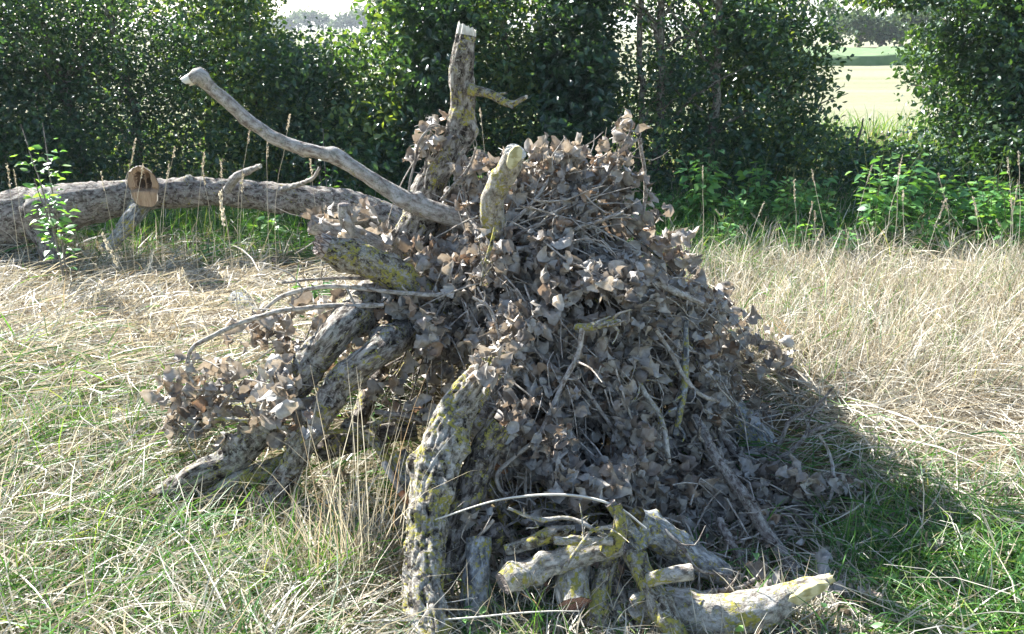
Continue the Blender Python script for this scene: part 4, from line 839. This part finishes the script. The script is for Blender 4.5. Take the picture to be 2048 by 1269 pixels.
nlf = np.where(cz > 2.3, 20, 34); tot = nlf.sum(); ci = np.repeat(np.arange(len(cx)), nlf)
ctr = np.stack([cx, cy, cz], 1)[ci]; pos2 = ctr+R.normal(0, 1, (tot, 3))*np.array([.115, .11, .09])
kk = (pos2[:, 2] > .04)&(R.random(tot) < np.clip(hedge_density(pos2[:, 0], pos2[:, 2])+.0, 0, 1)**.5); pos2 = pos2[kk]; ci = ci[kk]
tot = len(pos2); outw = nrm(pos2-ctr[kk])
nz = np.zeros((tot, 3)); nz[:, 2] = .9; nz[:, 1] = -.25
rot2 = rotmats(tot, nz, 1.0); sc2 = R.uniform(.032, .078, tot)*np.where(pos2[:, 2] > 2.3, 1.5, 1); id2 = R.integers(0, len(OV), tot)
crn = R.random(len(cx)); rn2 = np.clip(.65*crn[ci]+.35*R.random(tot), 0, 1)
low = {6, 15}
ok = np.ones((len(trees), tot), bool)
for j in low: ok[j] = pos2[:, 2] < 1.75
own2 = np.argmin(np.where(ok, np.abs(pos2[:, 0][None]-txw[:, None])+.25*np.abs(vnoise(pos2*1.2))[None], 99), 0)
print('hedge leaves', tot)
tsz = R.uniform(.72, 1.35, len(trees)); toff = R.uniform(-.25, .25, len(trees)); sc2 = sc2*tsz[own2]; rn2 = np.clip(rn2+toff[own2], 0, 1)
for j, (tpx, lb, tw_, lean, H) in enumerate(trees):
    yb = 8.3-(.45 if tpx in (1283, 1318, 1430) else random.uniform(-.3, .1)); b0 = np.array([P(tpx, 150, yb)[0], yb, .0])
    T_ = thing('hedge_tree' if H > 2.5 else 'hedge_shrub', lb, 'tree' if H > 2.5 else 'shrub', b0, 'trees and shrubs of the hedge behind the meadow')
    H = H*.66 if H > 2.5 else .8; r0 = tw_/2/F*8.3*(.9 if tpx in (1283, 1318, 1430) else .6); w_ = [b0, b0+np.array([lean*.4+.03, .02, H*.3]), b0+np.array([lean*.8-.04, -.03, H*.6]), b0+np.array([lean*1.2, 0, H*.92])]
    v, f, bb, info = tube(w_, [r0*1.2, r0, r0*.75, r0*.3], 12, .08, .004, 0, .1, .03, 700+j, 3)
    link('trunk', mesh_np('trunk', v, f, M['bark_tree'], {'bk': bb}), T_)
    for b_ in range(6 if H > 2.5 else 0):
        h0 = random.uniform(.12, .8)*len(info[0]); c0 = info[0][int(h0)]; an = random.uniform(0, 6.28); ln_ = random.uniform(.5, 1.0)
        e = c0+np.array([math.cos(an)*ln_, math.sin(an)*ln_*.6, ln_*random.uniform(.2, .9)])
        v, f, bb, _ = tube([c0, (c0+e)/2+np.array([0, 0, .08]), e], [r0*.45, r0*.3, r0*.12], 7, .08, 0, 0, 0, .03, 800+b_+j*7)
        link('limb', mesh_np('limb', v, f, M['bark_tree'], {'bk': bb}), T_)
    s_ = own2 == j
    if s_.sum():
        V, Fc, r = scatter(OV, pos2[s_], rot2[s_], sc2[s_], id2[s_], rn2[s_])
        link('crown', mesh_np('crown', V, Fc, M['hedge_leaf'], {'rnd': r}, smooth=False), T_, kind='stuff')

# ---- leafy plants, each leaf its own piece
OVM = [mesh_np('green_leaf', v, f, M['weed_leaf'], {'rnd': np.zeros(len(v))}) for v, f in OV]
def plant(name, label, cat, base, H, nst, spread, lsize, nleaf, group=None, bend=.25, stemr=.003, woody=False, mats=None):
    base = (base[0], base[1], 0.0); T_ = thing(name, label, cat, base, group)
    for s_ in range(nst):
        an = random.uniform(0, 6.283); sp_ = spread*random.uniform(.2, 1); h = H*random.uniform(.65, 1)
        top = np.array([base[0]+math.cos(an)*sp_, base[1]+math.sin(an)*sp_, base[2]+h]); b0 = np.array(base)+np.array([math.cos(an)*sp_*.2, math.sin(an)*sp_*.2, -.01])
        mid = (b0+top)/2+np.array([-math.cos(an)*sp_*.2, -math.sin(an)*sp_*.2, h*.06])
        v, f, bb, info = tube([b0, mid, top], [stemr, stemr*.8, stemr*.4], 6, .04, 0, 0, 0, .008, 900+s_)
        link('stem', mesh_np('stem', v, f, M['bark_twigd' if woody else 'stem_green'], {'bk': bb}), T_)
        C = info[0]; per = nleaf//nst
        for l_ in range(per):
            t = (.15 if not woody else .3)+.85*(l_/per)**.85*(.85 if not woody else .7); c_ = C[min(len(C)-1, int(t*(len(C)-1)))]; a2 = l_*2.4+random.uniform(-.5, .5); reach = random.uniform(.01, .05)*(1.6 if woody else 1)
            d = np.array([math.cos(a2), math.sin(a2), random.uniform(-.35, .45)]); d /= np.linalg.norm(d)
            y_ = d; z_ = np.array([0, 0, 1.])+R.normal(0, .3, 3); z_ = z_-y_*(z_@y_); z_ /= np.linalg.norm(z_); x_ = np.cross(y_, z_)
            sc = lsize*random.uniform(.6, 1.15)*(1-.35*max(0, t-.7)/.3)
            o_ = bpy.data.objects.new('leaf', OVM[random.randrange(len(OVM))]); COL.objects.link(o_); o_.parent = T_; o_.matrix_parent_inverse = MPI[T_.name]
            m4 = np.eye(4); m4[:3, :3] = np.stack([x_, y_, z_], 1)*sc; m4[:3, 3] = c_+d*reach; o_.matrix_basis = Matrix(m4.tolist())
    return T_
def gpt(px_, py_): q = P(px_, py_, 0.0); return (q[0], q[1], 0.0)
plant('sapling', 'slim young sapling with round leaves in front of the fallen trunk', 'sapling', tuple(P(142, 590, 0.)), 1.12, 3, .18, .070, 130, stemr=.006, woody=True)
plant('small_shrub', 'small round-leaved bush in the straw left of the pile', 'shrub', tuple(P(425, 545, 0.)), .30, 6, .16, .038, 150, woody=True, stemr=.0025)
plant('sapling', 'green sapling sprig rising behind the bare limb', 'sapling', tuple(P(660, 480, 0.)), .95, 2, .1, .065, 40, woody=True, stemr=.004)
for tx, ty, hh, nn, sz, lb in ((1400, 452, .75, 11, .085, 'tall light green bush at the left end of the right-hand weeds'), (1475, 470, .5, 6, .075, 'low green weed clump between the tall bush and the yellow-green weed'), (1560, 470, .55, 7, .07, 'broad grey-green weed clump under the spreading tree'), (1640, 480, .52, 7, .06, 'bright yellow-green weed in the middle of the right-hand weeds'),
      (1740, 492, .78, 9, .085, 'tallest broad-leaved weed below the field gap'), (1800, 470, .82, 8, .09, 'leafy elder-like weed right of the tallest broad-leaved one'), (1880, 480, .5, 7, .075, 'low weed clump under the dense dark tree'), (1965, 500, .72, 9, .08, 'large weed bush toward the right edge'), (2030, 520, .7, 8, .08, 'weed bush cropped by the right edge'),
      (1695, 520, .32, 5, .07, 'short round-leaved weed in front of the tallest one'), (1330, 445, .35, 6, .07, 'short weed right of the upright dead stem'), (2120, 500, .7, 7, .085, 'weed bush just past the right edge of view'), (1840, 440, .6, 7, .085, 'weed clump half hidden in shade behind the elder-like weed'),
      (40, 455, .35, 5, .07, 'green weed at the left edge behind the trunk base'), (1440, 505, .35, 7, .06, 'low front weed before the tall light green bush'), (1590, 505, .35, 7, .06, 'low front weed left of the yellow-green one'), (1850, 515, .4, 8, .065, 'low front weed below the dense dark tree'), (1930, 470, .6, 8, .08, 'dark green weed between the two large right-hand bushes'), (1280, 455, .3, 5, .06, 'short weed behind the right shoulder of the pile'), (1510, 440, .6, 7, .085, 'weed clump deep in shade at the hedge foot'), (1620, 445, .55, 7, .085, 'second shaded weed clump at the hedge foot'), (545, 500, .3, 3, .09, 'broad-leaved seedling in front of the fallen trunk'), (545, 640, .16, 4, .07, 'low bright green seedling beside the blue-grey ground log'), (640, 640, .3, 5, .07, 'green seedling under the left twigs')):
    plant('weed', lb, 'weed', gpt(tx, ty+(22 if tx > 1200 else 0)), hh*(1.15 if tx > 1200 else 1), nn, .30*hh/.6, sz*1.1, int(nn*20), 'leafy green weeds in front of the hedge' if tx > 1200 else None)
# ---- tall seeding grass stalks, one by one
def stalk(px_, pyt, q, lb, grp, bend=.0):
    base = np.array([P(px_, 500, q)[0], q, 0.]); top = P(px_+bend, pyt, q)
    if top[2] < .15: return
    T_ = thing('grass_stalk', lb, 'grass stalk', base, grp)
    mid = (base+top)/2+np.array([-(top-base)[0]*.25, 0, .02])
    v, f, bb, info = tube([base, mid, top], [.0017, .0014, .001], 5, .06, 0, 0, 0, .006, random.randrange(999))
    link('stem', mesh_np('stem', v, f, M['dry_grass'], {'rnd': np.full(len(v), .6), 'bk': bb}), T_)
    d = nrm((top-mid)[None])[0]; n_ = 34; sl_ = random.uniform(.05, .16)
    t = np.linspace(0, 1, n_); pp = top[None]-d[None]*(sl_*t)[:, None]+R.normal(0, .0025, (n_, 3)); az = R.uniform(0, 6.28, n_)
    y_ = nrm(d[None]*1.2+np.stack([np.cos(az), np.sin(az), az*0], 1)*.55); z_ = nrm(np.cross(y_, R.normal(size=(n_, 3)))); x_ = np.cross(y_, z_)
    V, Fc, r = scatter([OV[0]], pp, np.stack([x_, y_, z_], -1), np.full(n_, random.uniform(.008, .014)), np.zeros(n_, int), R.uniform(.1, .75, n_))
    link('seed_head', mesh_np('seed_head', V, Fc, M['dry_grass'], {'rnd': r}), T_, kind='stuff')
gr = 'tall seeding grass stalks before the weeds at the right'
for a_ in (1350, 1368, 1405, 1475, 1490, 1520, 1535, 1560, 1588, 1605, 1612, 1640, 1660, 1685, 1700, 1720, 1745, 1752, 1790, 1815, 1850, 1900, 1915, 1945, 1960, 1990, 2015, 2025, 2040):
    q = random.uniform(4.4, 6.0); stalk(a_, random.uniform(330, 470), q, 'tall dry seeding grass stalk before the green weeds at the right', gr, random.uniform(-70, 50))
stalk(2030, 318, 4.6, 'left and lower one of the two tallest seed stalks at the right edge', 'two tallest seed stalks at the right edge', -15); stalk(2042, 305, 4.6, 'right and higher one of the two tallest seed stalks at the right edge', 'two tallest seed stalks at the right edge', -5)
stalk(1765, 312, 4.5, 'tall bowed stalk rising before the tallest broad-leaved weed', gr, 40)
gl = 'tall seeding grass stalks round the fallen trunk at the left'
for a_, t_ in ((35, 330), (55, 340), (245, 280), (258, 330), (318, 295), (322, 330), (388, 305), (232, 345), (430, 330), (450, 325), (470, 250), (535, 285), (545, 230), (480, 350), (640, 320), (990, 218), (985, 260)):
    stalk(a_, t_, random.uniform(4.6, 5.1), 'tall thin seeding grass stalk beside the fallen trunk' if a_ < 700 else ('shorter' if t_ > 240 else 'taller')+' thin grass stalk just behind the leaf crown', gl if a_ < 700 else None, random.uniform(-45, 35))
for (a_, b_, c_, d_, q, lb) in ((440, 385, 468, 650, 3.4, 'long pale seeding stalk slanting in front of the trunk middle'), (205, 470, 330, 560, 3.3, 'drooping feathery stalk left of the pile'), (365, 540, 430, 640, 3.2, 'short drooping stalk before the small bush')):
    top = P(a_, b_, q); base = P(c_, d_, q); base[2] = 0
    T_ = thing('grass_stalk', lb, 'grass stalk', base); v, f, bb, info = tube([base, (base+top)/2+np.array([.02, 0, .03]), top], [.0022, .002, .0013], 5, .05, 0, 0, 0, .006, 77)
    link('stem', mesh_np('stem', v, f, M['dry_grass'], {'rnd': np.full(len(v), .7), 'bk': bb}), T_)
    d = nrm((top-base)[None])[0]; n_ = 50; t = np.linspace(0, 1, n_); pp = top[None]-d[None]*(.15*t)[:, None]+R.normal(0, .003, (n_, 3)); az = R.uniform(0, 6.28, n_)
    y_ = nrm(d[None]+np.stack([np.cos(az), np.sin(az), az*0], 1)*.5); z_ = nrm(np.cross(y_, R.normal(size=(n_, 3)))); x_ = np.cross(y_, z_)
    V, Fc, r = scatter([OV[0]], pp, np.stack([x_, y_, z_], -1), np.full(n_, .015), np.zeros(n_, int), R.uniform(.4, .85, n_)); link('seed_head', mesh_np('seed_head', V, Fc, M['dry_grass'], {'rnd': r}), T_, kind='stuff')
# tuft of tall bleached grass before the left logs
def tuft(label, c_px, q, n, H, spread, leanm, mat='dry_grass', wd=(.002, .0042)):
    c_ = P(*c_px, q); x = c_[0]+R.normal(0, spread, n); y = c_[1]+R.normal(0, spread*.6, n)
    V, Fc, r = blades(x, y, R.uniform(.45, 1, n)*H, R.uniform(0, 6.28, n), R.uniform(0, .25, n), R.gamma(2, leanm/2, n), R.uniform(*wd, n), seg=5, daz=R.normal(0, .6, n), rnd=R.uniform(.25, 1, n))
    o_ = link('grass_tuft', mesh_np('grass_tuft', V, Fc, M[mat], {'rnd': r}), kind='stuff', label=label, category='grass tuft')
tuft('tall bleached grass tuft standing before the logs left of the thick lichened log', (725, 1185), 0., 85, .74, .075, .5)
tuft('bleached grass tuft arching at the left foot of the thick lichened log', (600, 1150), 0., 90, .34, .10, .9)
tuft('low bleached tuft spilling over the base of the blue-grey log', (1050, 1250), 0., 110, .28, .12, 1.6)
tuft('straw tuft under the end of the big split limb', (1590, 1262), 0., 90, .24, .08, 1.6)
tuft('green blades rising at the bottom right corner', (1850, 1262), 0., 40, .18, .16, 1.2, 'green_grass', (.003, .005))
tuft('straw tuft drooping under the round log end', (1180, 1262), 0., 90, .22, .1, 1.7)
tuft('straw tuft in the lower left foreground', (400, 1200), 0., 110, .3, .14, 1.5)
tuft('fresh green tuft left of the thick lichened log base', (640, 1200), 0., 90, .36, .09, .9, 'green_grass', (.003, .0055))
tuft('bright green tuft in the bottom left corner', (60, 1240), 0., 130, .32, .14, 1.0, 'green_grass', (.003, .006))
tuft('green tuft at the left edge halfway down', (120, 900), 0., 130, .3, .16, 1.2, 'green_grass', (.003, .006))

n = 5200; x, y = cand(n, 1.5, 6.5); k = bare(x, y) & (R.random(n) < np.clip(greenness(x, y)*1.3-.1+.6*n2(x, y, 3.1, 77), 0, 1)); x, y = x[k], y[k]; n = len(x)
V, Fc, r = scatter(OV, np.stack([x, y, gz(x, y)+R.uniform(.02, .13, n)], 1), rotmats(n, np.array([[0, 0, 1.3]]), .8), R.uniform(.014, .04, n), R.integers(0, 5, n), R.random(n))
link('ground_cover', mesh_np('ground_cover', V, Fc, M['weed_leaf'], {'rnd': r}), kind='stuff', label='small round green leaves of clover and herbs low in the grass', category='ground cover')
n = 2600; x, y = cand(n, 1.5, 6.0); k = (pile_r(x, y) < 1.9) | (R.random(n) < .25); x, y = x[k], y[k]; n = len(x)
V, Fc, r = scatter(LS, np.stack([x, y, gz(x, y)+R.uniform(.02, .09, n)], 1), rotmats(n, np.array([[0, 0, 1.3]]), .8), R.uniform(.12, .5, n), R.integers(0, len(LS), n), R.random(n))
link('leaf_litter', mesh_np('leaf_litter', V, Fc, M['dead_leaf'], {'rnd': r}), kind='stuff', label='small brown leaf crumbs and bark bits littered in the grass round the pile', category='leaf litter')

# ------------------------------------------------------------------ far trees
def far_tree(x, y, H, W, label, grp, n=900, sz=.6, base=0):
    T_ = thing('far_tree', label, 'tree', (x, y, base), grp); c_ = R.normal(0, 1, (14, 3)); c_ = nrm(c_)*R.random((14, 1))**.4
    ctr_ = np.array([x, y, base+H*.55])+c_*np.array([W*.4, W*.35, H*.36]); k = R.integers(0, 14, n)
    pp = ctr_[k]+nrm(R.normal(size=(n, 3)))*np.array([W*.2, W*.2, H*.17])*R.random((n, 1))**.3
    V, Fc, r = scatter(OV, pp, rotmats(n), np.full(n, sz)*R.uniform(.6, 1.3, n), R.integers(0, 5, n), R.random(n))
    link('crown', mesh_np('crown', V, Fc, M['far_leaf'], {'rnd': r}, smooth=False), T_, kind='stuff')
    v, f, bb, _ = tube([(x, y, base), (x+.1, y, base+H*.3), (x, y, base+H*.6)], [W*.04, W*.03, W*.015], 8, 1., 0, 0, 0, .0, 3); link('trunk', mesh_np('trunk', v, f, M['bark_tree'], {'bk': bb}), T_)
ORD = 'first second third fourth fifth sixth seventh eighth ninth tenth'.split()
g1 = 'distant trees on the horizon beyond the field'
for i, (px_, H, W, yd) in enumerate(((560, 4, 8, 270), (598, 4.5, 7, 260), (622, 6, 8, 262), (645, 7, 9, 258), (668, 5.5, 8, 262), (700, 5, 7, 250), (722, 6.5, 8, 252), (745, 7.5, 9, 250), (770, 7, 9, 255))):
    far_tree((px_-1024)/F*yd*1.0, yd, H, W, ORD[i]+' rounded tree from the left in the distant line under the left sky gap', g1, 500, 1.0)
g2 = 'pale trees at the far end of the field seen through the right gap'
for i, (px_, H, W, yd) in enumerate(((1640, 3.5, 5, 66), (1680, 2.8, 4, 68), (1722, 2.6, 4, 66), (1760, 3.2, 4.5, 69), (1800, 4.2, 5, 67), (1845, 5.5, 5, 66), (1890, 6.5, 6, 64), (1940, 6, 6, 68), (1990, 6, 6, 70), (2040, 7, 6, 70))):
    far_tree((px_-1024)/F*yd, yd, H, W, ORD[i]+' pale leafy tree from the left at the far end of the right-hand field', g2, 900, .38)

# ------------------------------------------------------------------ thin summer haze
hb = 1700.; Vh = np.array([[sx, sy, sz] for sx in (-hb, hb) for sy in (-hb, hb) for sz in (-1.5, 16.)])
Fh = np.array([[0, 1, 3, 2], [4, 6, 7, 5], [0, 4, 5, 1], [2, 3, 7, 6], [0, 2, 6, 4], [1, 5, 7, 3]])
hm, N, L = newmat('haze'); pv = N.new('ShaderNodeVolumePrincipled'); pv.inputs['Density'].default_value = .0006; pv.inputs['Color'].default_value = (.85, .92, 1, 1)
pv.inputs['Anisotropy'].default_value = .2
o = N.new('ShaderNodeOutputMaterial'); L.new(pv.outputs[0], o.inputs['Volume'])
link('haze', mesh_np('haze', Vh, Fh, hm, smooth=False), kind='stuff')
